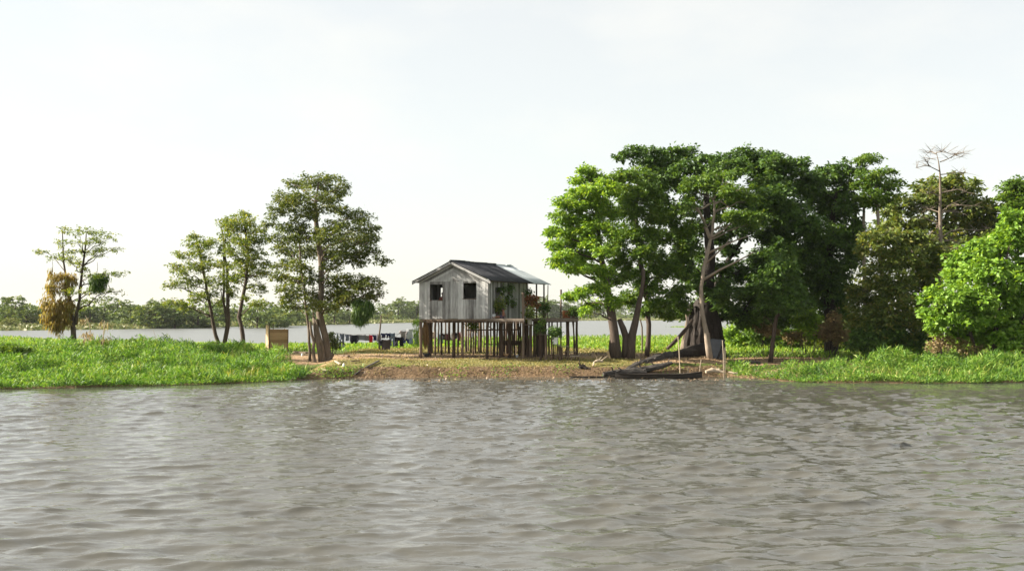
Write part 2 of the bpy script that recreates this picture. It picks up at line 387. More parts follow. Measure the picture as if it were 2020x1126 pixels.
# rank floating grass, left bank
def fl(X, Y): 
    d = Y - Ysh(X) + .9 * wob(X, Y, 1.3, 31)
    edge = np.interp(Y, [60, 65, 68, 71, 75, 80], [-10.6, -11.6, -13.2, -15.4, -17.2, -19.5]) + .9 * wob(X, Y, .7, 8)
    return (d > -.35) * (X < edge) * (d < 22)
X, Y = scatter(rng, 330000, -46, -9, 52, 84, fl)
d = Y - Ysh(X)
hill = .55 + .75 * wob(X, Y, .7, 41) + .6 * wob(X, Y, 2.4, 42)
top = np.clip(hill, .15, 1.3) * np.clip(.35 + d * .25, .35, 1) * (.75 + .45 * sstep(d, 3, 8))
u = rng.uniform(0, 1, len(X)) ** .55
P = np.stack([X, Y, np.maximum(zg(X, Y), 0) - .03 + u * top], 1)
tag(blades(rng, P, rng.uniform(.14, .46, len(X)) * (.75 + .7 * (wob(X, Y, .8, 71) > .08)), rng.uniform(.022, .058, len(X)), .8, M['grass'], 'river_grass'),
    'rank green grass spreading over the left bank down to the river', 'grass', kind='stuff')
# rank grass, right bank
def fr(X, Y):
    d = Y - Ysh(X) + .9 * wob(X, Y, 1.3, 32)
    back = np.interp(X, [13, 15, 18, 22, 30, 46], [.9, 2.2, 4.5, 6.5, 7.5, 8])
    return (d > -.35) * (d < back) * (X > 13.0 + .4 * wob(X, Y, 1, 9))
X, Y = scatter(rng, 200000, 12, 46, 57, 75, fr)
d = Y - Ysh(X)
top = np.clip(.6 + .55 * wob(X, Y, .9, 43) + .5 * wob(X, Y, 2.6, 44), .2, 1.3) * np.clip(.4 + d * .25, .4, 1.1)
u = rng.uniform(0, 1, len(X)) ** .55
P = np.stack([X, Y, np.maximum(zg(X, Y), 0) - .03 + u * top], 1)
tag(blades(rng, P, rng.uniform(.14, .46, len(X)) * (.75 + .7 * (wob(X, Y, .8, 71) > .08)), rng.uniform(.022, .058, len(X)), .8, M['grass'], 'river_grass'),
    'rank green grass spreading over the right bank down to the river', 'grass', kind='stuff')
# taller stems and seed heads standing out of the rank grass
def tall_stems(n_, x0, x1, y0, y1, f, label, sd):
    rg_ = np.random.RandomState(sd); cx_, cy_ = scatter(rg_, n_, x0, x1, y0, y1, f); k_ = rg_.randint(4, 14, len(cx_))
    X = np.repeat(cx_, k_) + rg_.normal(0, .16, k_.sum()); Y = np.repeat(cy_, k_) + rg_.normal(0, .16, k_.sum()); h = np.repeat(rg_.uniform(.45, 1.0, len(cx_)), k_) * rg_.uniform(.6, 1.15, len(X))
    P = np.stack([X, Y, np.maximum(zg(X, Y), 0) + .15], 1)
    tag(blades(rg_, P, h, rg_.uniform(.02, .05, len(X)), .32, M['reed'], 'tall_grass', droop=.25), label, 'grass', kind='stuff')
tall_stems(1500, -46, -9, 54, 82, lambda X, Y: fl(X, Y) * (Y - Ysh(X) > .6) * (wob(X, Y, .5, 81) > -.05), 'taller yellow-green stems standing out of the left bank grass', 91)
tall_stems(800, 13, 46, 58, 74, lambda X, Y: fr(X, Y) * (Y - Ysh(X) > .8) * (wob(X, Y, .5, 82) > -.05), 'taller yellow-green stems standing out of the right bank grass', 92)
# meadow behind the house
def fm(X, Y):
    c = centre(X); st = np.interp(X, [-60, -21, -16, -12, -6, 3, 6.2, 8, 9.5, 11, 16, 22, 60], [66, 82, 82.5, 84, 88, 88, 84, 78, 76, 78.5, 74, 72, 74])
    return (Y > st + 1.2 * wob(X, Y, .6, 51)) * (Y < Ybk(X) + 1.5) * (0.35 + .65 * (Y < 110))
X, Y = scatter(rng, 210000, -80, 62, 64, 158, fm)
hh = np.clip(.55 + .25 * wob(X, Y, .5, 52), .2, 1) * np.interp(Y, [70, 90, 110, 160], [.8, 1.0, 1.1, 1.1])
P = np.stack([X, Y, zg(X, Y) + rng.uniform(-.03, .35, len(X)) * hh], 1)
tag(blades(rng, P, rng.uniform(.3, .75, len(X)) * hh, rng.uniform(.05, .11, len(X)), .55, M['meadow'], 'meadow_grass'),
    'tall sunlit grass of the meadow behind the house and clothesline', 'grass', kind='stuff')
# short yellowing grass on the lawn and at the meadow's edge
def fs(X, Y):
    d = Y - Ysh(X); c = centre(X)
    a = c * (1 - sstep(np.abs(d - 2.2), .8, 2.0)) * .9
    b = c * (Y > 79 + wob(X, Y, .6, 55)) * (Y < 91) * .9
    e = c * (d > .1) * (d < 1.2) * .25
    return np.clip(np.maximum(np.maximum(a * (X < 8), b), e) + .06 * c * (d > 1), 0, 1) * (.4 + .9 * (wob(X, Y, 1.4, 56) > -.12))
X, Y = scatter(rng, 150000, -14, 15, 62, 92, fs)
P = np.stack([X, Y, zg(X, Y) - .01], 1)
tag(blades(rng, P, rng.uniform(.05, .16, len(X)) * np.interp(Y, [70, 80, 90], [1, 1.4, 2.2]), rng.uniform(.02, .05, len(X)), 1.0, M['dry_grass'], 'lawn_grass'),
    'short yellowing grass on the yard and its river edge', 'grass', kind='stuff')
# weeds on the bank edge
def fw(X, Y):
    d = Y - Ysh(X); return centre(X) * (d > -.1) * (d < 1.0) * (wob(X, Y, 1.7, 57) > .1) * np.interp(X, [-12, -8, -5, 5, 13], [1, .9, .35, .25, .3])
X, Y = scatter(rng, 45000, -13, 14, 62, 70, fw)
P = np.stack([X, Y, np.maximum(zg(X, Y), 0) + rng.uniform(0, .12, len(X))], 1)
tag(blades(rng, P, rng.uniform(.1, .26, len(X)), rng.uniform(.03, .06, len(X)), .9, M['grass'], 'bank_weeds'),
    'scattered green weeds along the muddy bank edge below the house', 'weeds', kind='stuff')
# leaf litter, clods and twigs on the bank and under the trees
def ft(X, Y):
    d = Y - Ysh(X); c = centre(X)
    return np.clip(c * (d > -.05) * (d < 1.5) * .4 + .10 * c * (Y < 80) + .35 * (X > 7) * (X < 21) * (d > .2) * (Y < 76) + .8 * c * (X > 3.5) * (X < 7) * (Y > 74) * (Y < 80), 0, 1)
X, Y = scatter(rng, 38000, -14, 22, 61, 80, ft)
P = np.stack([X, Y, np.maximum(zg(X, Y), 0) + .005], 1); n_ = len(X)
A = unit(np.stack([rng.normal(0, 1, n_), rng.normal(0, 1, n_), rng.normal(.25, .35, n_)], 1)) * rng.uniform(.06, .22, n_)[:, None]
V, Q = leaf_quads(P, A, np.stack([rng.normal(0, .4, n_), rng.normal(0, .4, n_), np.ones(n_)], 1), rng.uniform(.03, .10, n_))
tag(link('leaf_litter', np_mesh('leaf_litter', V, Q, rng.uniform(0, 1, n_)), M['litter']), 'brown leaf litter and twigs on the bank and bare yard', 'litter', kind='stuff')
# far bank grass
def ff(X, Y): d = Y - Yfs(X); return (d > -1) * (d < 75)
X, Y = scatter(rng, 240000, -160, 190, 255, 960, ff)
P = np.stack([X, Y, zg(X, Y) - .05], 1)
tag(blades(rng, P, rng.uniform(.4, 1.1, len(X)), rng.uniform(.5, 1.3, len(X)), .5, M['far_grass'], 'far_bank_grass'),
    'pale green grass strip along the far shore of the lake', 'grass', kind='stuff')

# ------------------------------------------------------------------ trees
def clump_leaves(rng, cl, n_, size, asp=.5, sub=.42, up=.5, spread=.30, leafy=13, droop=.1, airy=1.0):
    """cl: list of (centre, rx, ry, rz). Every clump is a bundle of leafy twigs that reach outward and end at uneven lengths."""
    Ps, As, Ns, Ws, Rs = [], [], [], [], []
    ext = []
    for (c, rx, ry, rz) in cl:                        # stray sprigs around every clump
        ext.append((c, rx, ry, rz))
        for q in range(2):
            o = rng.normal(0, 1, 3); o /= np.linalg.norm(o)
            f = rng.uniform(.28, .5); ext.append((np.array(c) + o * np.array([rx, ry, rz * 1.25]) * rng.uniform(.7, 1.15), rx * f, ry * f, max(rz * f * 1.2, .1)))
    wts = np.array([c[1] * c[3] + .3 * c[1] * c[2] for c in ext]); wts = wts / wts.sum()
    for (c, rx, ry, rz), wt in zip(ext, wts):
        k = max(10, int(n_ * wt)); nt = max(4, int(round(k / leafy)))
        D = unit(rng.normal(0, 1, (nt, 3))); R3 = np.array([rx, ry, rz])
        base = D * R3 * (rng.uniform(0, 1, nt) ** .5 * .8)[:, None]
        td = unit(D * np.array([1, 1, .55]) + rng.normal(0, .55, (nt, 3)) * np.array([1, 1, .6]) + np.array([0, 0, .12 - droop]))
        tl = np.clip(rng.uniform(.35, 1.0, nt) * spread * 2.0 * (rx + rz) * .5, .22, 1.25)
        tw = rng.randint(0, nt, k); t = rng.uniform(0, 1, k) ** .75
        sag = (t ** 2 * tl[tw] * (.10 + droop * .35))
        P = np.array(c) + base[tw] + td[tw] * (t * tl[tw])[:, None] + rng.normal(0, .055 + .25 * size, (k, 3)) * np.array([1, 1, .35 + .4 * sub])
        P[:, 2] -= sag
        side = unit(np.cross(td[tw], np.array([0, 0, 1.0])) + 1e-4) * np.where(rng.uniform(0, 1, k) < .5, -1, 1)[:, None]
        out = unit(td[tw] * .6 + side * .8 + rng.normal(0, .35, (k, 3)))
        out[:, 2] -= droop + .08
        L = rng.uniform(.55, 1.35, k) * size
        Ps.append(P); As.append(unit(out) * L[:, None]); Ns.append(unit(rng.normal(0, .75, (k, 3)) + np.array([-.22, .05, up * .6 + .2]))); Ws.append(L * asp * rng.uniform(.75, 1.2, k))
        Rs.append(np.clip(rng.uniform(0, .7, k) + rng.uniform(0, .3, nt)[tw] + .06 * (t - .5), 0, 1))
    V, Q = leaf_quads(np.concatenate(Ps), np.concatenate(As), np.concatenate(Ns), np.concatenate(Ws), droop)
    return V, Q, np.concatenate(Rs)

def bez(a, b, lift, k=6, jit=.05):
    a, b = Vector(a), Vector(b); L = (b - a).length
    m_ = a.lerp(b, .5) + Vector((0, 0, lift * L)); out = []
    for i in range(k + 1):
        t = i / k; q = a * (1 - t) ** 2 + m_ * (2 * t * (1 - t)) + b * t * t
        if 0 < i < k: q += Vector((random.gauss(0, jit), random.gauss(0, jit), random.gauss(0, jit))) * L * .25
        out.append(q)
    return out

def zoomed(l, ox, oy, s): return [(ox + a / s, oy + b / s, c / s, e / s) + tuple(r) for a, b, c, e, *r in l]

def tree(name, label, cat, Y0, stems, clumps, n_, size, leaf, bark, seed, depth=.75, limbs=1.0, asp=.5, sub=.42, spread=.30, group=None, limb_r=.06, dsh=0.0, up=.5, droop=.1, flat=1.0, dclump=.9):
    """stems: [[(px,py,radius_px,dY?),...],...]; clumps in photo pixels (px,py,rx,ry[,dY])"""
    rng = np.random.RandomState(seed); random.seed(seed)
    S0 = stems[0][0]; b = at(S0[0], S0[1], Y0)
    root = empty(name, (b.x, Y0, zgs(b.x, Y0)), 0, label, cat, group); off = Vector(root.location)
    sk = []
    for st in stems:
        pts, rad = [], []
        for i, q in enumerate(st):
            P = at(q[0], q[1], Y0 + (q[3] if len(q) > 3 else 0)); pts.append(P); rad.append(q[2] * Y0 / F)
        if st is stems[0] or st[0][1] > 660: pts[0].z = min(pts[0].z, zgs(pts[0].x, pts[0].y) - .15)
        # refine
        P2, R2 = [], []
        for i in range(len(pts) - 1):
            k = max(2, int((pts[i + 1] - pts[i]).length / .6))
            for j in range(k):
                t = j / k; P2.append(pts[i].lerp(pts[i + 1], t) + Vector((random.gauss(0, .02), random.gauss(0, .03), 0))); R2.append(rad[i] * (1 - t) + rad[i + 1] * t)
        P2.append(pts[-1]); R2.append(rad[-1])
        mb = MB(); mb.tube([p - off for p in P2], R2, 10, wob=.10); mb.build('trunk', bark, root, smooth=True)
        sk += list(zip(P2, R2))
    cl = []
    if clumps:
        px = np.array([c[0] for c in clumps]); cx, hw = (px.min() + px.max()) / 2, (px.max() - px.min()) / 2 + 20
        for c in clumps:
            hwm = hw * Y0 / F; e = math.sqrt(max(.05, 1 - ((c[0] - cx) / hw) ** 2))
            dy = c[4] if len(c) > 4 else rng.uniform(-1, 1) * hwm * depth * e
            P = at(c[0], c[1], Y0 + dy + dsh); s = Y0 / F
            cl.append((P - off, c[2] * s, c[2] * s * dclump, c[3] * s * flat))
        V, Q, R = clump_leaves(rng, cl, n_, size, asp, sub=sub, spread=spread, up=up, droop=droop)
        link('crown', np_mesh('crown', V, Q, R), leaf, root)
        for c in cl:
            if rng.uniform() > limbs: continue
            C = Vector(c[0]) + off
            best, bs = None, 1e9
            for (P, r) in sk:
                hd = math.hypot(P.x - C.x, P.y - C.y); tz = C.z - .35 * hd - .2
                sc = abs(P.z - tz) + .6 * hd
                if sc < bs: bs, best = sc, (P, r)
            P, r = best; e = C + Vector((0, 0, -c[3] * .3))
            L = (e - P).length
            if L < .4: continue
            pts = bez(P, e, .10, 7, .10); r0 = min(r * .55, limb_r * (.5 + .16 * L))
            mb = MB(); mb.tube([q - off for q in pts], [r0 * (1 - .8 * i / 7) for i in range(8)], 6, wob=.08)
            for q in range(4):                      # twigs reaching into the clump
                s_ = pts[random.randint(3, 7)]; t_ = C + Vector((random.uniform(-1, 1) * c[1], random.uniform(-1, 1) * c[2], random.uniform(-.6, .8) * c[3]))
                tp = bez(s_, t_, .08, 3, .1); mb.tube([w - off for w in tp], [r0 * .32, r0 * .26, r0 * .2, .008], 4)
            mb.build('branch', bark, root, smooth=True)
    return root

Z5 = lambda l: zoomed(l, 310, 330, 2.8875)
Z4 = lambda l: zoomed(l, 0, 420, 3.1275)
Z6 = lambda l: zoomed(l, 1060, 270, 3.044)
Z7 = lambda l: zoomed(l, 1500, 270, 2.2077)

# left bank trees
tree('bare_topped_tree', 'thin tiered tree with two stems and sparse leaves at far left', 'tree', 74,
     [[(147, 690, 6), (146, 650, 5), (138, 600, 3), (130, 560, 2.2), (124, 500, 1.6), (123, 455, .9)],
      [(148, 640, 3.6), (156, 590, 2.8), (160, 550, 2.4), (167, 500, 1.9), (170, 462, 1)]],
     Z4([(385, 110, 46, 12), (540, 112, 70, 15), (470, 122, 36, 12), (640, 130, 55, 12), (690, 155, 26, 9), (380, 180, 46, 14), (480, 185, 46, 13), (590, 168, 66, 14), (400, 232, 46, 15),
         (500, 240, 56, 14), (640, 225, 66, 11), (712, 215, 34, 11), (270, 240, 50, 6), (330, 275, 56, 9), (420, 282, 56, 14), (480, 300, 56, 16), (600, 260, 46, 9), (495, 340, 46, 16),
         (560, 385, 46, 9), (690, 375, 70, 6), (640, 470, 56, 6), (560, 480, 76, 10), (700, 485, 50, 5), (520, 545, 66, 12), (600, 540, 50, 8), (480, 590, 46, 16), (440, 480, 50, 14)]),
     6000, .13, M['leaf_left'], M['bark_brown'], 1, limbs=1, sub=.30, spread=.40)
tree('forked_tree', 'olive green tree forking near the ground beside the lake, left of the wooden privy', 'tree', 82,
     [[(438, 682, 4.6), (425, 660, 3.6), (416, 610, 3), (402, 540, 2.4), (392, 490, 1.7), (386, 462, 1)],
      [(440, 682, 4.6), (449, 640, 4.2), (450, 590, 3.4), (448, 530, 2.5), (440, 470, 1.6), (436, 445, 1)],
      [(447, 640, 2.5), (441, 590, 2.4), (442, 540, 1.8), (440, 500, 1)]],
     Z5([(220, 390, 46, 16), (240, 440, 76, 24), (150, 500, 56, 18), (250, 490, 66, 24), (300, 430, 56, 24), (110, 560, 46, 12), (200, 570, 76, 18), (130, 600, 56, 12), (270, 560, 56, 22),
         (85, 670, 46, 14), (180, 660, 86, 20), (280, 640, 56, 18), (220, 740, 66, 22), (310, 720, 56, 22), (100, 770, 60, 16), (170, 790, 46, 18), (350, 760, 56, 18), (390, 470, 56, 34),
         (350, 550, 46, 24), (380, 630, 56, 24), (420, 700, 46, 28), (350, 680, 46, 18), (430, 640, 36, 24), (400, 560, 46, 24)]),
     14000, .15, M['leaf_left'], M['bark_brown'], 2, sub=.40, spread=.44)
tree('curved_tree', 'slender olive tree with one curved trunk just left of the wooden privy', 'tree', 79,
     [[(483, 688, 4.4), (479, 660, 4), (471, 625, 3.8), (478, 590, 3.5), (487, 550, 3), (490, 500, 2.3), (484, 455, 2), (480, 425, 1)]],
     Z5([(480, 270, 56, 18), (400, 310, 64, 22), (510, 310, 84, 28), (440, 350, 84, 28), (560, 350, 64, 28), (400, 400, 56, 24), (490, 420, 84, 28), (590, 410, 56, 24), (440, 490, 56, 28),
         (550, 480, 76, 28), (480, 560, 64, 28), (590, 550, 64, 24), (530, 610, 76, 28), (620, 600, 36, 20), (460, 630, 46, 20), (560, 680, 56, 28), (580, 770, 46, 22), (500, 740, 36, 16), (520, 530, 70, 26)]),
     14000, .15, M['leaf_left'], M['bark_brown'], 3, sub=.42, spread=.44)
big = tree('tall_tree', 'tall dark-crowned tree with a split leaning trunk between privy and clothesline', 'tree', 73,
     [[(650, 703, 8), (640, 660, 7), (631, 620, 6.5), (633, 570, 6), (634, 520, 5.5), (626, 460, 5.5), (622, 400, 3.5), (628, 360, 1.5)],
      [(634, 703, 6, -.2), (625, 660, 5, -.2), (619, 627, 3.5, -.1)],
      [(611, 702, 3, .3), (609, 650, 2.6, .3), (604, 600, 2.2, .2), (594, 520, 1.6, .4), (588, 450, 1, .5)]],
     Z5([(780, 100, 56, 28), (900, 72, 94, 32), (1000, 62, 56, 26), (1060, 110, 46, 30), (720, 180, 76, 42), (860, 170, 104, 42), (1000, 160, 86, 38), (680, 240, 56, 34), (790, 250, 104, 38),
         (930, 230, 84, 30), (650, 310, 46, 26), (760, 330, 76, 34), (1060, 250, 56, 26), (1150, 280, 94, 28), (1050, 330, 104, 28), (1190, 350, 76, 28), (720, 400, 84, 38), (860, 390, 84, 42),
         (980, 390, 104, 38), (1120, 400, 124, 38), (1230, 410, 46, 24), (700, 470, 64, 28), (820, 480, 94, 42), (960, 470, 104, 42), (1100, 480, 104, 42), (1200, 480, 56, 24), (1280, 530, 56, 18),
         (1140, 530, 74, 24), (700, 560, 46, 28), (800, 560, 74, 34), (690, 620, 56, 34), (790, 640, 84, 34), (870, 620, 56, 34), (1000, 560, 56, 24), (760, 700, 84, 38), (860, 720, 56, 34),
         (1010, 650, 94, 34), (1130, 640, 74, 34), (1230, 660, 64, 28), (1000, 730, 114, 38), (1120, 720, 104, 42), (1240, 720, 64, 24), (760, 780, 64, 34), (880, 790, 56, 32), (970, 790, 56, 28), (1060, 770, 74, 24)]),
     48000, .16, M['leaf_left_dark'], M['bark_tan'], 4, sub=.45, spread=.44, limbs=.9)
for k, (a, b, r) in enumerate([((623, 704, 3.4), (612, 634, 2.6), 'x'), ((641, 704, 3.6), (624, 630, 3), 'x'), ((646, 704, 5), (657, 698, 4), 'x')]):
    P = gnd(a[0], 72.6 + .12 * k); Qp = at(b[0], b[1], 72.7 + .12 * k); mb = MB()
    mb.tube([Vector(q) - big.location for q in bez(P - Vector((0, 0, .1)), Qp, .02, 6)], [a[2] * .0326 * (1 - .04 * i) for i in range(7)], 7, wob=.14)
    mb.build('split_trunk', M['bark_tan'], big)

# right bank trees
T7 = Z6([(560, 110, 64, 44), (610, 90, 46, 30), (720, 110, 64, 44), (820, 90, 84, 30), (900, 110, 64, 36), (690, 170, 74, 36), (800, 170, 84, 44), (900, 180, 74, 44), (1010, 150, 74, 36), (1120, 130, 64, 26),
         (1240, 92, 64, 36), (1330, 112, 74, 36), (1420, 150, 84, 44), (1060, 190, 74, 36), (1180, 170, 84, 40), (1300, 180, 94, 44), (760, 240, 84, 44), (1450, 230, 94, 54), (1350, 270, 94, 54),
         (1420, 350, 94, 60), (860, 290, 80, 50), (1000, 250, 90, 45), (1450, 450, 110, 70), (1350, 450, 84, 60), (1400, 600, 94, 60), (1450, 700, 104, 70), (1350, 720, 84, 54), (1200, 800, 94, 60),
         (1330, 830, 94, 70), (1450, 850, 94, 80), (1150, 930, 84, 54), (1270, 950, 94, 60), (1400, 980, 104, 70), (1200, 1040, 74, 44), (1330, 1070, 84, 54), (1080, 880, 64, 44), (1450, 1090, 84, 44),
         (1100, 600, 66, 40, 2.5), (1150, 680, 60, 40, 2.2), (1050, 420, 80, 50, 2.5), (1230, 560, 80, 50, 2), (1000, 720, 60, 50, 2.4), (1090, 790, 70, 40, .5), (1250, 400, 80, 50, 2), (960, 560, 60, 50, 2.5), (930, 440, 60, 40, 2.5), (1150, 350, 80, 40, 2.5), (1010, 930, 60, 40, -.6), (1060, 980, 60, 34, -.8), (1150, 1060, 60, 40, -.5), (1235, 1100, 60, 30, -.5), (900, 1050, 70, 40, 1.5), (975, 1020, 60, 36, 1.5), (1110, 1010, 50, 36, -1.2), (760, 420, 80, 60), (900, 640, 80, 60), (860, 760, 80, 60), (950, 850, 80, 60), (700, 330, 80, 50)]) + \
     Z7([(60, 120, 74, 44), (150, 130, 54, 34), (60, 220, 94, 54), (180, 210, 74, 54), (120, 310, 100, 54), (60, 420, 94, 60), (200, 380, 94, 54), (150, 500, 110, 70), (50, 560, 94, 80), (60, 660, 90, 60), (130, 720, 90, 50)])
t7 = tree('great_dark_tree', 'huge dense dark-leaved tree with massive buttressed trunk behind the canoe', 'tree', 77,
     [[(1386, 694, 31), (1386, 650, 30), (1389, 615, 27), (1395, 585, 14), (1400, 500, 10), (1395, 420, 7), (1390, 350, 4)],
      [(1400, 590, 8, 1.4), (1440, 510, 4.5, 2.4), (1490, 430, 3, 2.8), (1530, 350, 2, 3)], [(1390, 590, 10, 1), (1350, 490, 7, 1.5), (1300, 400, 4, 2), (1270, 330, 2, 2)]],
     T7, 102000, .26, M['leaf_dark'], M['bark_dark'], 7, depth=.6, limbs=.35, sub=.6, spread=.33, limb_r=.1, dsh=.6)
for k, (x0, x1, r, dy) in enumerate([(1356, 1362, 8, -.75), (1370, 1373, 9, -.95), (1398, 1394, 8, -.95), (1413, 1408, 9, -.7), (1349, 1360, 7, -.3), (1424, 1414, 8, -.2), (1382, 1384, 8, -1.05), (1406, 1400, 5, -1.0), (1418, 1404, 5, -.55), (1390, 1380, 4, -1.12), (1364, 1368, 4.5, -.95), (1430, 1416, 4, -.1)]):
    P = gnd(x0, 77 + dy); Qp = at(x1, 600 + 8 * (k % 3), 77 + dy * .55); mb = MB()
    mb.tube([Vector(q) - t7.location for q in bez(P - Vector((0, 0, .15)), Qp, .03, 7, .04)], [r * .0344 * (1.25 - .09 * i) * random.uniform(.8, 1.2) for i in range(8)], 8, wob=.20)
    mb.build('buttress_root', M['bark_dark'] if k not in (2, 4, 8) else M['bark_tan'], t7, smooth=False)
tree('light_green_tree', 'light green twin-trunked tree right of the house platform', 'tree', 70.5,
     [[(1217, 708, 11), (1212, 660, 9), (1205, 610, 9), (1198, 570, 7), (1188, 520, 5.5), (1180, 450, 4), (1176, 390, 2)],
      [(1244, 708, 9), (1246, 660, 7.5), (1258, 615, 6), (1265, 580, 4.5), (1270, 530, 3)],
      [(1204, 706, 5, .5), (1206, 660, 4.5, .5), (1208, 610, 4, .4)], [(1232, 700, 7, .2), (1235, 665, 7, .1), (1222, 630, 5)]],
     Z6([(300, 210, 64, 30), (360, 250, 56, 34), (250, 260, 56, 20), (230, 330, 64, 32), (330, 320, 74, 34), (420, 310, 64, 42), (160, 400, 56, 32), (260, 400, 84, 36), (370, 400, 74, 38), (130, 480, 54, 28),
         (230, 490, 84, 32), (340, 480, 64, 34), (440, 450, 64, 42), (90, 570, 44, 28), (190, 560, 84, 32), (300, 560, 74, 34), (110, 640, 54, 24), (220, 640, 94, 32), (330, 630, 56, 34), (440, 560, 64, 42),
         (160, 720, 74, 28), (280, 720, 84, 32), (400, 690, 64, 34), (120, 770, 36, 16), (220, 790, 74, 24), (330, 790, 54, 28), (280, 930, 64, 22), (200, 960, 54, 16), (380, 900, 64, 34), (340, 1010, 54, 30),
         (290, 1040, 36, 22), (450, 990, 54, 34), (400, 800, 60, 40)]),
     36000, .20, M['leaf_bright'], M['bark_brown'], 8, sub=.45, spread=.37, depth=.7)
tree('mid_green_tree', 'mid green spreading tree between the light green tree and pale trunk', 'tree', 73.5,
     [[(1276, 702, 5), (1280, 640, 5), (1275, 580, 5), (1262, 500, 4.5), (1255, 430, 3.5), (1258, 360, 2)]],
     Z6([(540, 230, 74, 34), (640, 240, 84, 42), (540, 330, 94, 52), (660, 340, 84, 52), (560, 440, 94, 52), (690, 450, 84, 52), (540, 560, 74, 50), (650, 580, 94, 50), (470, 660, 64, 42), (500, 760, 74, 42),
         (620, 700, 84, 50), (740, 600, 74, 50), (780, 490, 74, 42), (480, 850, 74, 34), (600, 830, 84, 42), (720, 760, 84, 50), (850, 560, 74, 42), (560, 960, 74, 42), (680, 900, 84, 50), (800, 800, 84, 50),
         (720, 1000, 74, 42), (780, 1060, 64, 34), (830, 930, 74, 42), (640, 1040, 54, 24), (860, 1010, 60, 30), (460, 260, 60, 40), (880, 680, 70, 50)]),
     44000, .21, M['leaf_mid'], M['bark_brown'], 9, sub=.5, spread=.37, depth=.6, limbs=.6)
pale = tree('pale_trunk_tree', 'slim tree with pale bare trunk and flat leafy top in front of dark tree', 'tree', 71.5,
     [[(1402, 702, 7), (1393, 660, 5.2), (1385, 610, 4.2), (1383, 565, 3.9), (1388, 530, 3.7), (1398, 490, 3.4), (1404, 455, 2.9), (1409, 420, 2.8), (1408, 395, 2)],
      [(1400, 470, 3.5), (1388, 435, 3), (1372, 405, 2)]],
     Z6([(1080, 240, 104, 22), (1170, 225, 64, 18), (960, 280, 84, 22), (900, 310, 46, 18), (1060, 300, 104, 22), (1180, 330, 104, 20), (880, 400, 54, 30), (940, 370, 54, 24), (1240, 480, 104, 30), (1180, 470, 74, 18),
         (1290, 520, 54, 24), (1080, 490, 54, 14), (1300, 370, 54, 30), (950, 520, 54, 30), (1120, 400, 60, 16)]),
     15000, .19, M['leaf_mid'], M['bark_pale'], 10, sub=.35, spread=.36, depth=.5)
for pts, r in [([(1385, 553), (1420, 532), (1455, 515), (1488, 497)], 3), ([(1396, 500), (1420, 488), (1452, 474), (1475, 466)], 2.6), ([(1400, 470), (1425, 455), (1445, 438), (1465, 428)], 2.4),
               ([(1409, 400), (1422, 398), (1438, 408)], 2), ([(1404, 400), (1385, 412), (1365, 408)], 2), ([(1392, 520), (1430, 485), (1440, 470)], 2)]:
    mb = MB(); k = len(pts); P = [at(a, b, 71.5 - .25 * i) - pale.location for i, (a, b) in enumerate(pts)]
    mb.tube(P, [r * .032 * (1 - .7 * i / (k - 1)) for i in range(k)], 6, wob=.06); mb.build('branch', M['bark_pale'], pale, smooth=True)
tree('sapling', 'small dark-leaved young tree with bare thin stem on the shaded bank', 'tree', 72,
     [[(1520, 706, 5), (1525, 665, 4.2), (1532, 625, 3.4), (1545, 590, 2)]],
     Z7([(40, 640, 60, 40), (110, 620, 60, 40), (150, 680, 50, 40), (60, 720, 60, 36), (120, 740, 60, 30), (20, 770, 40, 22), (170, 730, 40, 28), (90, 570, 60, 36)]),
     6000, .25, M['leaf_dark'], M['bark_brown'], 12, depth=.8, sub=.5)
tree('broad_dark_tree', 'broad dark tree joining the right side of the huge dark tree', 'tree', 80,
     [[(1640, 690, 14), (1638, 620, 12), (1632, 540, 9), (1640, 450, 6), (1650, 380, 3)]],
     Z7([(290, 170, 64, 44), (350, 150, 46, 34), (370, 220, 54, 44), (270, 270, 84, 54), (320, 330, 84, 54), (300, 430, 104, 60), (330, 540, 94, 70), (200, 620, 114, 80), (340, 650, 74, 70), (250, 700, 94, 54),
         (380, 300, 60, 50), (400, 400, 60, 60), (240, 200, 60, 40), (420, 500, 60, 60), (240, 540, 80, 60), (330, 760, 70, 40)]),
     36000, .27, M['leaf_dark'], M['bark_dark'], 13, depth=.6, limbs=.4, sub=.6)
tree('two_stem_slim_tree', 'tall slim tree with two pale stems and loose crown above the thicket', 'tree', 78,
     [[(1745, 690, 5), (1742, 600, 4.5), (1737, 500, 4), (1731, 420, 3), (1726, 350, 1.4)], [(1707, 690, 4.5, 1), (1706, 560, 4, 1), (1704, 440, 3, 1), (1706, 340, 1.4, 1)]],
     Z7([(450, 100, 46, 18), (490, 95, 36, 15), (430, 140, 46, 16), (540, 150, 36, 16), (470, 170, 56, 20), (520, 190, 56, 24), (450, 210, 46, 20), (560, 220, 36, 24), (600, 195, 26, 7), (480, 250, 56, 24),
         (540, 260, 46, 24), (450, 270, 36, 20), (500, 290, 46, 16)]),
     9000, .21, M['leaf_mid'], M['bark_pale'], 14, depth=.7, sub=.45, spread=.34)
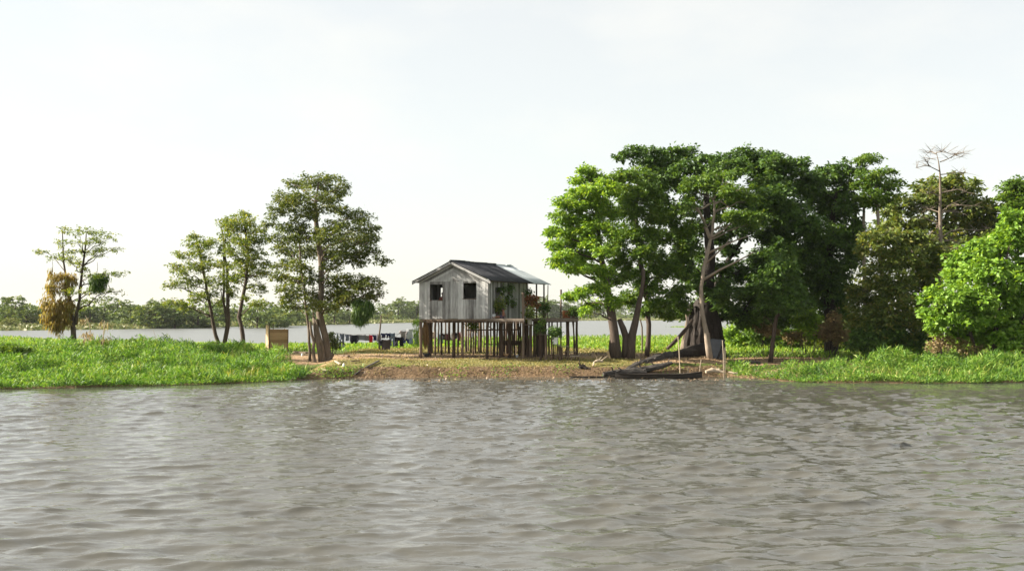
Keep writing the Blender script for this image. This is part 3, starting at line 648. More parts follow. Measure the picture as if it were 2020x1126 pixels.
tree('hilltop_tree', 'rounded olive and green tree behind the bare dead tree', 'tree', 92,
     [[(1850, 690, 12), (1850, 560, 10), (1852, 470, 6), (1850, 400, 3)]],
     Z7([(720, 230, 64, 44), (800, 200, 64, 34), (850, 200, 46, 34), (900, 250, 54, 44), (700, 290, 54, 44), (800, 280, 94, 54), (880, 310, 84, 44), (960, 310, 74, 44), (1030, 330, 54, 44), (620, 300, 54, 34),
         (560, 330, 54, 34), (620, 370, 74, 34), (750, 370, 94, 44), (880, 390, 104, 44), (1000, 390, 74, 44), (560, 420, 80, 50), (700, 470, 100, 50), (850, 480, 100, 60), (1000, 470, 80, 60), (800, 560, 120, 60), (930, 220, 30, 20), (1060, 420, 60, 60)]),
     26000, .36, M['leaf_olive'], M['bark_brown'], 15, depth=.5, limbs=.3, sub=.6)
tree('thicket_tree', 'dense olive scrub tree with pale forked stems behind the right grass', 'tree', 73,
     [[(1772, 690, 5), (1771, 600, 4), (1773, 540, 3.2), (1784, 490, 2.4), (1815, 465, 1.6)], [(1740, 690, 4, .5), (1742, 620, 3.5, .5), (1738, 560, 3, .5)], [(1773, 560, 2.4), (1800, 500, 1.8), (1840, 455, 1)]],
     Z7([(520, 430, 74, 44), (600, 440, 64, 44), (680, 430, 54, 34), (470, 480, 54, 44), (560, 520, 84, 54), (650, 520, 74, 54), (720, 560, 64, 54), (500, 600, 84, 60), (600, 640, 94, 70), (700, 640, 74, 60),
         (480, 700, 84, 60), (580, 740, 94, 80), (680, 760, 74, 70), (480, 800, 74, 60), (540, 860, 84, 54), (640, 860, 84, 54), (430, 660, 46, 44), (740, 480, 54, 44), (800, 520, 54, 44), (420, 780, 50, 60), (730, 850, 50, 50), (460, 880, 60, 40)]),
     30000, .24, M['leaf_olive'], M['bark_pale'], 16, depth=.5, limbs=.5, sub=.5)
tree('edge_tree', 'feathery green tree crown at the right edge above the bright bush', 'tree', 84,
     [[(2030, 690, 9), (2030, 560, 7), (2025, 450, 4), (2020, 390, 2)]],
     Z7([(1100, 220, 56, 32), (1130, 200, 36, 20), (1060, 260, 36, 14), (1120, 280, 46, 42), (1090, 310, 46, 24), (1170, 240, 60, 40), (1200, 310, 60, 50), (1130, 350, 60, 40)]),
     9000, .27, M['leaf_mid'], M['bark_brown'], 17, depth=.6, sub=.35)
tree('bright_bush', 'big bright green broad-leaved bush at the right edge', 'bush', 68,
     [[(1960, 705, 6), (1965, 640, 5), (1975, 560, 3), (1990, 490, 1.5)], [(1935, 700, 4), (1910, 640, 3), (1890, 590, 1.5)], [(2010, 700, 4), (2020, 600, 3), (2022, 500, 1.5)]],
     Z7([(1090, 350, 46, 26), (1120, 400, 54, 42), (1060, 430, 54, 42), (960, 470, 54, 34), (900, 520, 64, 42), (1010, 500, 74, 50), (1100, 480, 54, 50), (860, 560, 54, 42), (940, 590, 84, 50), (1040, 590, 84, 60),
         (1120, 580, 46, 60), (830, 620, 54, 34), (760, 700, 50, 32), (850, 690, 84, 50), (960, 690, 84, 60), (1070, 690, 84, 60), (740, 760, 46, 34), (820, 770, 74, 42), (920, 790, 84, 50), (1030, 800, 84, 60),
         (1110, 800, 46, 70), (770, 830, 46, 34), (870, 850, 74, 34), (980, 870, 84, 42), (1080, 880, 74, 42), (1190, 450, 70, 60), (1200, 600, 80, 80), (1200, 750, 80, 80), (1200, 870, 80, 50), (1160, 370, 50, 40)]),
     34000, .27, M['leaf_bush'], M['bark_brown'], 18, depth=.45, limbs=.4, sub=.7, spread=.26, asp=.62)

# bare dead tree
dead = empty('dead_tree', gnd(1853, 76), 0, 'bare pale dead tree standing above the right-hand thicket', 'tree'); random.seed(19)
def zp7(x, y, Y): return at(1500 + x / 2.2077, 270 + y / 2.2077, Y)
mb = MB(); P = [Vector(dead.location)] + [zp7(x, y, 76) for x, y in [(782, 560), (785, 440), (782, 330), (784, 240), (782, 160), (776, 110), (765, 65)]]
mb.tube([q - dead.location for q in P], [.17, .15, .13, .11, .08, .055, .035, .015], 8, wob=.06); mb.build('trunk', M['deadwood'], dead, smooth=True)
for br in [[(782, 110), (820, 95), (845, 80), (870, 88)], [(830, 92), (850, 75), (880, 70)], [(780, 150), (740, 130), (715, 125), (680, 135)], [(735, 128), (725, 110), (740, 95)], [(765, 75), (745, 65), (730, 70)],
           [(784, 165), (830, 160), (865, 155), (895, 158)], [(768, 68), (790, 66), (812, 70)], [(784, 245), (830, 235), (860, 228), (890, 240)], [(784, 330), (820, 300), (870, 298), (930, 300)], [(784, 335), (810, 325), (840, 325), (870, 330)],
           [(784, 330), (740, 315), (700, 310)], [(784, 440), (830, 410), (870, 402), (940, 408), (990, 400)], [(784, 440), (740, 460), (700, 470), (660, 500)], [(784, 490), (830, 485), (880, 490)], [(784, 260), (750, 245), (730, 248)],
           [(784, 440), (760, 415), (720, 420), (690, 440)], [(784, 380), (750, 370), (715, 350), (680, 350)], [(784, 455), (830, 450), (850, 460)]]:
    k = len(br); s = random.uniform(-.5, .5)
    P = [zp7(x, y, 76 + s * i) - dead.location for i, (x, y) in enumerate(br)]; mb = MB()
    mb.tube(P, [(.05 if br[0][1] > 200 else .038) * (1 - .75 * i / (k - 1)) for i in range(k)], 5, wob=.08)
    for q in range(16):
        a = P[random.randint(1, k - 1)]; b = a + Vector((random.uniform(-.9, .9), random.uniform(-.9, .9), random.uniform(-.3, .6))); mb.tube(bez(a, b, .05, 3), [.014, .011, .008, .004], 4)
    mb.build('branch', M['deadwood'], dead)

# shrubs and low plants
def shrub(name, label, cat, cl, Y0, n_, size, leaf, seed, asp=.5, group=None, sub=.6, spread=.3, up=.5, droop=.1, dep=.9):
    rng = np.random.RandomState(seed); s = Y0 / F
    b = at(cl[0][0], cl[0][1], Y0); root = empty(name, (b.x, Y0, zgs(b.x, Y0)), 0, label, cat, group)
    C = [(at(c[0], c[1], Y0 + (c[4] if len(c) > 4 else rng.uniform(-.4, .4))) - root.location, c[2] * s, c[2] * s * dep, c[3] * s) for c in cl]
    V, Q, R = clump_leaves(rng, C, n_, size, asp, sub=sub, spread=spread, up=up, droop=droop); link('foliage', np_mesh('foliage', V, Q, R), leaf, root)
    random.seed(seed); mb = MB()
    for c in C:
        for q in range(2):
            e = Vector(c[0]) + Vector((random.uniform(-.5, .5) * c[1], random.uniform(-.5, .5) * c[2], 0)); a = Vector((e.x * .55, e.y * .5, -.05)); a.z = zgs(a.x + root.location.x, a.y + root.location.y) - root.location.z - .05
            mb.tube(bez(a, e, .03, 4), [.022, .019, .016, .012, .006], 5)
    mb.build('stem', M['bark_brown'], root); return root
shrub('leafy_shrub', 'dark green leafy shrub mound at the foot of the far left tree', 'shrub', [(150, 690, 26, 12), (175, 693, 24, 12), (205, 690, 22, 12), (120, 694, 20, 9)], 70, 5200, .2, M['leaf_mid'], 31)
shrub('leafy_shrub', 'rounded green shrub by the lake right of the far left tree', 'shrub', [(255, 684, 20, 10), (280, 688, 20, 10), (230, 692, 20, 9), (300, 694, 14, 7)], 71, 4200, .2, M['leaf_mid'], 32)
shrub('leafy_shrub', 'low dark shrub at the left frame edge on the grass bank', 'shrub', [(10, 690, 24, 10), (40, 694, 22, 9), (-20, 690, 24, 11)], 69, 3600, .2, M['leaf_mid'], 33)
shrub('small_bush', 'small dark bush beside the split trunk at the clothesline end', 'bush', [(655, 668, 9, 10), (648, 676, 8, 8), (664, 678, 7, 7)], 82, 1400, .16, M['leaf_left_dark'], 34)
shrub('dry_bush', 'orange-brown dry bush under the broad dark tree', 'bush', Z7([(300, 830, 46, 34), (340, 850, 40, 26), (290, 860, 40, 22), (360, 870, 36, 20), (320, 790, 30, 20)]), 76.5, 3400, .22, M['leaf_dry'], 35)
shrub('yellow_green_bush', 'yellow-green bush beside the dry brown bush under the trees', 'bush', Z7([(200, 770, 46, 34), (230, 800, 40, 34), (180, 810, 36, 26), (250, 850, 40, 26)]), 77, 3400, .22, M['leaf_bright'], 36)
shrub('dry_bush', 'dry brown undergrowth at the near foot of the bright bush', 'bush', Z7([(760, 900, 34, 26), (790, 880, 34, 24), (740, 920, 26, 14), (820, 900, 30, 22)]), 67.9, 1000, .18, M['leaf_dry'], 37)
shrub('dry_bush', 'dry brown undergrowth below the bright bush at the right edge', 'bush', Z7([(900, 910, 40, 24), (950, 920, 36, 18), (1120, 920, 36, 24), (870, 915, 26, 18)]), 67.6, 1000, .18, M['leaf_dry'], 38)
shrub('dry_bush', 'faded brown bush just left of the sapling stem', 'bush', Z7([(20, 830, 34, 18), (-10, 820, 30, 16), (50, 840, 24, 12)]), 77, 1700, .2, M['leaf_dry'], 39)
shrub('dark_undergrowth', 'dark leafy undergrowth beneath the thicket tree', 'undergrowth', Z7([(420, 900, 50, 34), (500, 900, 60, 34), (600, 900, 60, 34), (690, 890, 50, 40), (450, 860, 50, 40), (570, 850, 60, 40)]), 71.5, 7000, .22, M['leaf_dark'], 40)
shrub('meadow_bush', 'light green bush right of the great tree at the lake edge', 'bush', [(1465, 640, 20, 16), (1440, 655, 18, 12), (1490, 650, 18, 14), (1455, 670, 20, 12), (1485, 672, 18, 12)], 90, 4000, .25, M['leaf_bright'], 45)
shrub('lakeside_thicket', 'dark green shrub belt behind the sapling at the lake edge', 'shrub', [(1520, 640, 26, 18), (1560, 642, 26, 18), (1490, 652, 20, 12), (1540, 658, 26, 12), (1585, 655, 22, 14), (1500, 672, 24, 13), (1540, 676, 26, 13), (1580, 674, 24, 13)], 88, 6000, .26, M['leaf_mid'], 46)
shrub('lakeside_thicket', 'tangled olive shrubs behind the yellow-green bush under the trees', 'shrub', [(1610, 638, 26, 20), (1650, 636, 26, 22), (1690, 640, 24, 22), (1630, 658, 26, 12), (1670, 660, 26, 12), (1615, 676, 26, 13), (1655, 678, 26, 13), (1695, 674, 24, 14)], 86, 6600, .26, M['leaf_olive'], 47)
shrub('dry_bush', 'tan dry shrub patch between the sapling and the dry brown bush', 'bush', [(1575, 660, 16, 10), (1595, 655, 12, 10), (1556, 664, 10, 7)], 80, 1300, .2, M['leaf_dry'], 48)
# clumps hanging in the trees
def hanging(name, label, cat, cl, Y0, n_, leaf, seed, size=.2, droop=.9, sub=1.0, asp=.3):
    rng = np.random.RandomState(seed); s = Y0 / F; b = at(cl[0][0], cl[0][1], Y0); root = empty(name, b, 0, label, cat)
    C = [(at(c[0], c[1], Y0 + (c[4] if len(c) > 4 else 0)) - b, c[2] * s, c[2] * s * .9, c[3] * s) for c in cl]
    V, Q, R = clump_leaves(rng, C, n_, size, asp, sub=sub, spread=.26, up=.1, droop=droop); link('foliage', np_mesh('foliage', V, Q, R), leaf, root)
    mb = MB(); mb.tube([(0, 0, C[0][3]), (.05, 0, C[0][3] + .35), (.0, .02, C[0][3] + .7)], [.02, .015, .01], 5); mb.build('stem', M['bark_brown'], root); return root
hanging('hanging_plant_ball', 'dark round plant clump hanging low from the tall tree', 'plant', [(715, 607, 15, 20), (712, 618, 12, 14), (722, 600, 13, 14)], 72, 3200, M['leaf_dark'], 41)
hanging('hanging_plant_ball', 'dark round plant clump in the far left thin tree', 'plant', [(191, 553, 14, 15), (196, 545, 9, 9)], 73.6, 1800, M['leaf_dark'], 42)
hanging('dry_vine', 'brown and yellow dry vine draped over the far left tree', 'vine', Z4([(320, 440, 30, 80), (370, 375, 55, 24), (295, 540, 26, 66), (395, 460, 36, 46), (340, 590, 55, 84), (405, 620, 36, 72), (440, 400, 34, 36), (350, 660, 40, 50), (430, 560, 24, 50), (280, 640, 24, 40)]), 73.6, 5200, M['leaf_vine'], 43, size=.15, asp=.4)
hanging('climbing_vine', 'yellow-green vine climbing the front left corner post of the house', 'vine', [(823, 632, 4, 8), (824, 650, 3.5, 12), (826, 668, 3, 10)], 72.0, 700, M['leaf_bush'], 44, size=.12)

# dead stalks on the left bank
def stalk(label, pts, Y, r, leaf=True, seed=0):
    random.seed(seed); b = gnd(pts[0][0], Y); root = empty('dry_stalk', b, 0, label, 'stalk', 'dry stalks on the left bank')
    P = [Vector((0, 0, -.05))] + [at(x, y, Y) - b for x, y in pts[1:]]; mb = MB(); mb.tube(P, [r * (1 - .6 * i / (len(P) - 1)) for i in range(len(P))], 6); mb.build('stem', M['pale_wood'], root)
    if leaf:
        rng = np.random.RandomState(seed); c = P[-1]; V, Q, R = clump_leaves(rng, [(c, .18, .18, .22), (P[-1] * .6, .16, .16, .25)], 40, .24, .25, droop=.8)
        link('dry_leaf', np_mesh('dry_leaf', V, Q, R), M['leaf_dry'], root)
stalk('tall pale dry stalk with tan leaves right of the far left tree', [(203, 695), (204, 660), (206, 632)], 69.5, .05, seed=1)
stalk('bent pale dry stalk beside the far left trunk', [(183, 698), (181, 665), (174, 632), (168, 622)], 70, .045, seed=2)
stalk('drooping dry stalk with dark curled leaves nearest the far left trunk', [(165, 698), (166, 672), (170, 655)], 69.8, .04, seed=3)
stalk('thin leaning bare stick on the left bank before the lake', [(318, 694), (308, 668), (302, 650)], 71, .02, False, 4)
stalk('thin upright bare twig in the grass before the lake', [(347, 694), (349, 664)], 72, .014, False, 5)

# ------------------------------------------------------------------ far shore trees
random.seed(77)
FT = []
for i in range(7):
    rng = np.random.RandomState(200 + i); cl = []
    for k in range(16):
        a = rng.uniform(0, 6.28); z = rng.uniform(2.2, 9.2); r = 4.4 * math.sqrt(max(.05, 1 - ((z - 5) / 5) ** 2)) * rng.uniform(.3, 1.0)
        q = rng.uniform(1.2, 2.1); cl.append((np.array([r * math.cos(a), r * math.sin(a), z]), q, q, q * .7))
    for k in range(6):
        a = rng.uniform(0, 6.28); cl.append((np.array([3.4 * math.cos(a), 3.4 * math.sin(a), rng.uniform(.6, 1.8)]), 1.5, 1.5, 1.0))
    V, Q, R = clump_leaves(rng, cl, 2600, .62, .7, sub=.7, spread=.30)
    c = np_mesh('crown', V, Q, R); mb = MB(); mb.tube([(0, 0, -.3), (.1, 0, 2.5), (-.1, .1, 5), (.1, 0, 8)], [.3, .25, .18, .06], 6)
    for k in range(4):
        a = rng.uniform(0, 6.28); mb.tube([(0, 0, 2.6 + k), (1.4 * math.cos(a), 1.4 * math.sin(a), 4 + k), (2.6 * math.cos(a), 2.6 * math.sin(a), 5 + k)], [.13, .09, .04], 5)
    t = bpy.data.meshes.new('trunk'); t.from_pydata(mb.v, [], mb.f); t.materials.append(M['bark_brown']); FT.append((c, t))
FTP = []
for c, t in FT[:3]:
    q = c.copy(); q.materials.clear(); q.materials.append(M['far_pale']); FTP.append((q, t))
for c, t in FT: c.materials.append(M['far'])
fars = [(-60, 588, 0), (-25, 596, 0), (8, 590, 0), (30, 583, 0), (52, 600, 0), (75, 602, 0), (100, 600, 0), (62, 620, 1), (20, 622, 1), (-30, 618, 1), (120, 598, 0), (150, 604, 0), (178, 596, 0), (205, 588, 0), (232, 585, 0), (258, 594, 0), (280, 601, 0),
        (245, 625, 1), (305, 590, 0), (325, 578, 0), (345, 584, 0), (310, 598, 1), (365, 600, 0), (390, 596, 0), (420, 598, 0), (452, 600, 0), (480, 600, 0), (508, 592, 0), (535, 597, 0), (560, 604, 0), (590, 606, 0), (620, 604, 0), (660, 604, 0),
        (690, 606, 0), (735, 602, 0), (760, 598, 0), (785, 588, 0), (805, 590, 0), (822, 592, 0), (765, 615, 1), (840, 592, 0), (870, 594, 0), (900, 590, 0), (940, 595, 0), (980, 590, 0), (1020, 596, 0), (1070, 584, 0), (1090, 580, 0), (1105, 588, 0), (1125, 592, 0),
        (1145, 600, 0), (1165, 604, 1), (1190, 596, 0), (1225, 598, 0), (1255, 596, 0), (1290, 600, 0), (1330, 600, 0), (1440, 600, 0), (1480, 604, 0)]
special = {30: 'far tree with a high rounded crown near the left edge, across the lake', 325: 'tallest rounded far tree left of the forked tree, across the lake', 310: 'pale yellow-green domed tree on the far shore left of the forked tree',
           232: 'broad dark far tree right of the far left tree, across the lake', 785: 'rounded far tree just left of the house gable, across the lake', 1090: 'tall hazy far tree right of the house roof, across the lake',
           62: 'lower pale far tree at the water right of the left edge', 245: 'low pale far bush on the shore right of the dry vine', 1165: 'pale far tree behind the light green tree trunk across the lake', 765: 'low pale far bush on the shore left of the house'}
SP0 = set(special)
for i, (px, top, kind) in enumerate(fars):
    x0 = px
    Yf = 300.0
    for _ in range(12): Yf = float(Yfs(np.array([(px - CX) / F * Yf]))[0])
    Y = Yf + (52 if not kind else 38) * Yf / 300 ** 1 + random.uniform(-12, 12)
    g = gnd(px, Y); h = at(px, top, Y).z - g.z
    root = empty('far_tree', g, random.uniform(0, 6.28)); s = h / 10.2
    w = s * random.uniform(1.15, 1.75) if kind == 0 else s * 1.7
    root.scale = (w, w, s)
    c, t = (FTP[i % 3] if kind else FT[i % 7])
    link('trunk', t, None, root); link('crown', c, None, root)
    order = [(q, t_, k_) for q, t_, k_ in fars if q not in SP0 and k_ == kind]
    seg = [('left of the brown dry vine', -999, 80), ('between the dry vine and the forked tree', 80, 330), ('behind the forked and curved trees', 330, 500), ('between the curved tree and the tall tree', 500, 600), ('behind the tall tree', 600, 725), ('between the tall tree and the house gable', 725, 832), ('hidden behind the house', 832, 1050), ('between the house roof and the light green tree', 1050, 1160), ('glimpsed through the right-hand trees', 1160, 2000)]
    sg = next(q for q in seg if q[1] <= px < q[2]); mem = sorted(q for q, t_, k_ in order if sg[1] <= q < sg[2])
    if px not in special:
        w_ord = ['first', 'second', 'third', 'fourth', 'fifth', 'sixth', 'seventh', 'eighth', 'ninth'][mem.index(px)]
        special[px] = ('%s far tree %s, %s from left' % ('pale bushy' if kind else 'green', sg[0], w_ord))
    tag(root, special.get(px, 'pale green bushy tree in the wood across the lake' if kind else 'green leafy tree in the wood across the lake'), 'tree', 'trees along the far shore')
# the mass of wood behind them
rng = np.random.RandomState(9); cl = []
for px in range(-160, 2300, 14):
    Yf = 300.0
    for _ in range(12): Yf = float(Yfs(np.array([(px - CX) / F * Yf]))[0])
    Y = Yf * 1.3 + rng.uniform(-10, 30); s = Y / F
    for py in (608, 618, 628): cl.append((at(px + rng.uniform(-8, 8), py + rng.uniform(-4, 3), Y), 13 * s, 13 * s, 7 * s))
V, Q, R = clump_leaves(rng, cl, 30000, 1.3, .7, sub=.8, spread=.4)
tag(link('far_wood', np_mesh('far_wood', V, Q, R), M['far']), 'dense far wood standing behind the lake shore trees', 'wood', kind='stuff')

# ------------------------------------------------------------------ the stilt house
random.seed(5)
HA = math.radians(26)
HO = Vector((-1.47, 70.0, zgs(-1.47, 70.0)))
GZ = HO.z
house = empty('stilt_house', HO, -HA, 'weathered grey plank house on stilts with dark roof', 'house')
HM = Matrix.Translation(HO) @ Matrix.Rotation(-HA, 4, 'Z'); HI = HM.inverted()
def hl(x, y, z): return HM @ Vector((x, y, z))
def loc(P): return HI @ Vector(P)
DZ = .97 - GZ                                       # heights below were measured for a ground at 0.97 m
FL = 2.44 + DZ; EV = 4.72 + DZ; RG = 5.98 + DZ; WD = 4.92; LN = 5.5; SL = .452
def zr(x): return RG - SL * abs(x + WD / 2)
UNITBOX = {}
def board(parent, x0, x1, y0, y1, z0, z1, m=None, name='plank'):
    mb = MB(); mb.box(((x0 + x1) / 2, (y0 + y1) / 2, (z0 + z1) / 2), (x1 - x0, y1 - y0, z1 - z0), jit=.004); return mb.build(name, m or M['plank'], parent)
def wall(name, axis_, fixed, a0, a1, z0, z1, holes, step=.19, sgn=1):
    """vertical planks over a light frame; axis_ 'x' runs along the gable, 'y' along the side"""
    w = MB()
    for zz in (z0 + .06, z1 - .08):
        if axis_ == 'x': w.box(((a0 + a1) / 2, fixed + sgn * .05, zz), (a1 - a0, .05, .08))
        else: w.box((fixed - sgn * .05, (a0 + a1) / 2, zz), (.05, a1 - a0, .08))
    wo = w.build(name, M['post'], house)
    a = a0
    while a < a1 - .02:
        b = min(a1, a + step * random.uniform(.75, 1.25))
        if a1 - b < .06: b = a1
        segs = [(z0 - random.uniform(0, .04), z1)]
        for (h0, h1, q0, q1) in holes:
            if b > h0 + .02 and a < h1 - .02:
                segs = [(s0, q0) for s0, s1 in segs if q0 - s0 > .05] + [(q1, s1) for s0, s1 in segs if s1 - q1 > .05]
        for s0, s1 in segs:
            t = random.uniform(0, .012)
            if axis_ == 'x': board(wo, a + .004, b - .004, fixed - .012 - t, fixed + .012 - t, s0, s1)
            else: board(wo, fixed - .012 + t, fixed + .012 + t, a + .004, b - .004, s0, s1)
        a = b
    return wo
ZT = 4.70 + DZ
winL, winR = (-4.14, -3.22, 3.59 + DZ, 4.58 + DZ), (-1.736, -.81, 3.67 + DZ, 4.65 + DZ)
# planks must meet the window edges: split the gable at them
fw_ = empty('gable_wall', (0, 0, 0)); fw_.parent = house
def vplanks(parent, a0, a1, z0, z1, y=0.0):
    k = max(1, int(round((a1 - a0) / .185))); cuts = [a0 + (a1 - a0) * i / k + (random.uniform(-.03, .03) if 0 < i < k else 0) for i in range(k + 1)]
    for i in range(k):
        t = random.uniform(0, .014); board(parent, cuts[i] + .004, cuts[i + 1] - .004, y - .012 - t, y + .012 - t, z0 - (random.uniform(0, .04) if z0 < FL + .1 else 0), z1)
xsn = [-WD, winL[0], winL[1], winR[0], winR[1], 0]
for i in range(5):
    if i == 1: vplanks(fw_, xsn[1], xsn[2], FL, winL[2]); vplanks(fw_, xsn[1], xsn[2], winL[3], ZT + .05)
    elif i == 3: vplanks(fw_, xsn[3], xsn[4], FL, winR[2]); vplanks(fw_, xsn[3], xsn[4], winR[3], ZT + .05)
    else: vplanks(fw_, xsn[i], xsn[i + 1], FL, ZT + .05)
AP = zr(-WD / 2) - .06; Z0 = ZT + .054; XC = -WD / 2
for sgn in (-1, 1):
    k = 0; z = AP
    while z > Z0 + .02:
        z2 = max(Z0, z - random.uniform(.15, .2))
        poly = [(0, z), ((z - Z0) / SL, Z0), ((z2 - Z0) / SL, Z0), (0, z2)] if z2 > Z0 + .001 else [(0, z), ((z - Z0) / SL, Z0), (0, Z0)]
        poly = [(max(0, min(WD / 2, u)), zz) for u, zz in poly]
        t = .014 + .006 * (k % 2); mb = MB(); q = len(poly); ins = .003
        mb.add([(XC + sgn * (u + ins), -t - .012, zz - ins) for u, zz in poly] + [(XC + sgn * (u + ins), -t + .012, zz - ins) for u, zz in poly],
               [tuple(range(q)), tuple(range(q, 2 * q))[::-1]] + [(i, (i + 1) % q, (i + 1) % q + q, i + q) for i in range(q)])
        mb.build('gable_plank', M['plank'], fw_); z = z2; k += 1
for wn_, wq in (('window', winL), ('window', winR)):
    x0, x1, z0, z1 = wq; mb = MB()
    mb.box(((x0 + x1) / 2, .02, z0 - .02), (x1 - x0 + .1, .09, .04)); mb.box(((x0 + x1) / 2, .03, z1 + .02), (x1 - x0 + .1, .05, .04))
    mb.box((x0 - .02, .035, (z0 + z1) / 2), (.04, .05, z1 - z0)); mb.box((x1 + .02, .035, (z0 + z1) / 2), (.04, .05, z1 - z0)); o = mb.build('window', M['post'], house)
    o['label'] = 'open unglazed square window in the gable'
# corner studs, side, back and left walls
for cx_, cy_ in ((-.04, .05), (-WD + .04, .05), (-.04, LN - .05), (-WD + .04, LN - .05)):
    mb = MB(); mb.box((cx_, cy_, (FL + ZT) / 2), (.07, .07, ZT - FL)); mb.build('corner_stud', M['post'], house)
ZS = zr(0) - .05
wall('side_wall', 'y', 0.0, .03, LN, FL, ZS, [(1.05, 1.85, FL - .2, FL + 1.95)], .2)
wall('back_wall', 'x', LN, -WD, 0, FL, ZS, [(-1.6, -.6, FL + .75, FL + 1.8)], .24, -1)
wall('left_wall', 'y', -WD, .03, LN, FL, ZS, [(2.80, 3.7, FL + 1.3, FL + 2.0)], .24, -1)
# open door leaf in the side doorway, leaning inward
mb = MB(); mb.box((-.38, 1.87, FL + .97), (.74, .03, 1.9)); o = mb.build('door', M['plank'], house); mb = MB(); mb.box((-.66, 1.845, FL + 1.0), (.03, .03, .12)); mb.build('handle', M['post'], o)
# floor and deck
fl_ = MB().box((-WD / 2, LN / 2, FL - .10), (WD - .05, LN - .05, .1)).build('floor', M['post'], house)
y = .02
while y < LN - .05:
    b = y + .24; board(fl_, -WD + .03, -.03, y, min(b - .01, LN - .03), FL - .048, FL - .02, M['deck'], 'floor_board'); y = b
dk = MB().box((1.2, .05, FL - .10), (2.5, .10, .12)).box((1.2, 3.0, FL - .12), (2.4, .08, .1)).box((1.2, 5.4, FL - .12), (2.4, .08, .1)).build('deck', M['deck'], house)
y = 0.0
while y < 8.2:
    board(dk, .02 if y < LN else -1.9, 2.42 + random.uniform(-.03, .05), y, y + .19, FL - .038, FL - .008 + random.uniform(0, .006), M['deck'], 'deck_board'); y += .2
# roof sheets
def sheet(parent, xa, xb, y0, y1, m, lift=0.0, amp=.018, name='roof_sheet'):
    """corrugated sheet between slope positions xa (upper) and xb (lower)"""
    ny = max(8, int((y1 - y0) / .05)); V, Fc = [], []
    for r_, x in enumerate(np.linspace(xa, xb, 4)):
        for j in range(ny + 1):
            yy = y0 + (y1 - y0) * j / ny; zz = zr(x) + .03 + lift + amp * math.sin(yy * 2 * math.pi / .2) - (.012 * math.sin(r_ * 1.7 + y0))
            V.append((x, yy, zz))
    for r_ in range(3):
        for j in range(ny): a = r_ * (ny + 1) + j; Fc.append((a, a + 1, a + ny + 2, a + ny + 1))
    me = bpy.data.meshes.new(name); me.from_pydata(V, [], Fc); me.polygons.foreach_set('use_smooth', [True] * len(me.polygons)); o = link(name, me, m, parent)
    s_ = o.modifiers.new('thick', 'SOLIDIFY'); s_.thickness = .012; return o
m, n, l, p = mat('roof_dark'); z = noise(n, l, 3.5, 8, sc=(1, 2.4, 1), rough=.7); o_ = n.new('ShaderNodeObjectInfo'); r = ramp(n, [(.020, .021, .025), (.045, .047, .054), (.09, .092, .098)])
ad = n.new('ShaderNodeMath'); ad.operation = 'MULTIPLY_ADD'; ad.inputs[1].default_value = .3; l.new(o_.outputs['Random'], ad.inputs[0])
sb = n.new('ShaderNodeMath'); sb.operation = 'SUBTRACT'; sb.inputs[1].default_value = .15; l.new(z.outputs['Fac'], sb.inputs[0]); l.new(sb.outputs[0], ad.inputs[2])
l.new(ad.outputs[0], r.inputs[0]); l.new(r.outputs[0], p.inputs['Base Color']); p.inputs['Roughness'].default_value = .9; p.inputs['Specular IOR Level'].default_value = .2; bump(n, l, z.outputs['Fac'], p, .9, .05); M['roof'] = m
m, n, l, p = mat('roof_metal'); z = noise(n, l, 2.0, 6, sc=(1, 3, 1)); r = ramp(n, [(.36, .40, .41), (.55, .60, .61)]); l.new(z.outputs['Fac'], r.inputs[0]); l.new(r.outputs[0], p.inputs['Base Color'])
p.inputs['Roughness'].default_value = .5; p.inputs['Metallic'].default_value = .25; M['metal'] = m
rf = MB()
for x in (-WD - .2, -WD + 1.1, -WD / 2, -1.2, .15): rf.box((x, 4.0, zr(x) - .05), (.06, 8.5, .07))
rf = rf.build('roof', M['post'], house)
for sgn in (-1, 1):
    e = WD / 2 + .36
    for row, (u0, u1) in enumerate(((0.02, e),)):
        y = -.36; k = 0
        while y < 5.6:
            y2 = min(5.75, y + .68); sheet(rf, XC + sgn * u0, XC + sgn * (u1 + random.uniform(-.03, .04)), y, y2, M['roof'], lift=(.016 if row == 0 else 0) + .007 * (k % 2) + random.uniform(0, .004)); y += .64; k += 1
    for k in range(3):
        y = 5.66 + .93 * k; sheet(rf, XC + sgn * .02, XC + sgn * (e + (.12 if sgn > 0 else 0) + random.uniform(-.02, .03)), y, y + .98, M['metal'], lift=.034 + .006 * (k % 2), amp=.012)
mb = MB(); k = 0
for y in np.arange(-.38, 5.7, .62):
    t = random.uniform(.0, .03); mb.tube([(XC, y, RG + .03 + t), (XC, y + .66, RG + .03 + t + .01)], [.085, .09], 8)
mb.build('ridge_cap', M['roof'], rf, smooth=True)
MB().tube([(XC, 5.7, RG + .06), (XC + .02, 8.45, RG + .05)], [.07, .07], 8).tube([(XC + .1, 7.3, RG + .07), (XC + .15, 7.9, RG + .1)], .06, 6).build('ridge_cap', M['metal'], rf, smooth=True)
# rake boards on the gable edge
for sgn in (-1, 1):
    mb = MB(); e = WD / 2 + .33
    mb.add([(XC, -.36, RG + .01), (XC + sgn * e, -.36, RG + .01 - SL * e), (XC + sgn * e, -.36, RG - .15 - SL * e), (XC, -.36, RG - .15),
            (XC, -.33, RG + .01), (XC + sgn * e, -.33, RG + .01 - SL * e), (XC + sgn * e, -.33, RG - .15 - SL * e), (XC, -.33, RG - .15)],
           [(0, 1, 2, 3), (7, 6, 5, 4), (0, 4, 5, 1), (1, 5, 6, 2), (2, 6, 7, 3), (3, 7, 4, 0)]); mb.build('rake_board', M['plank'], rf)
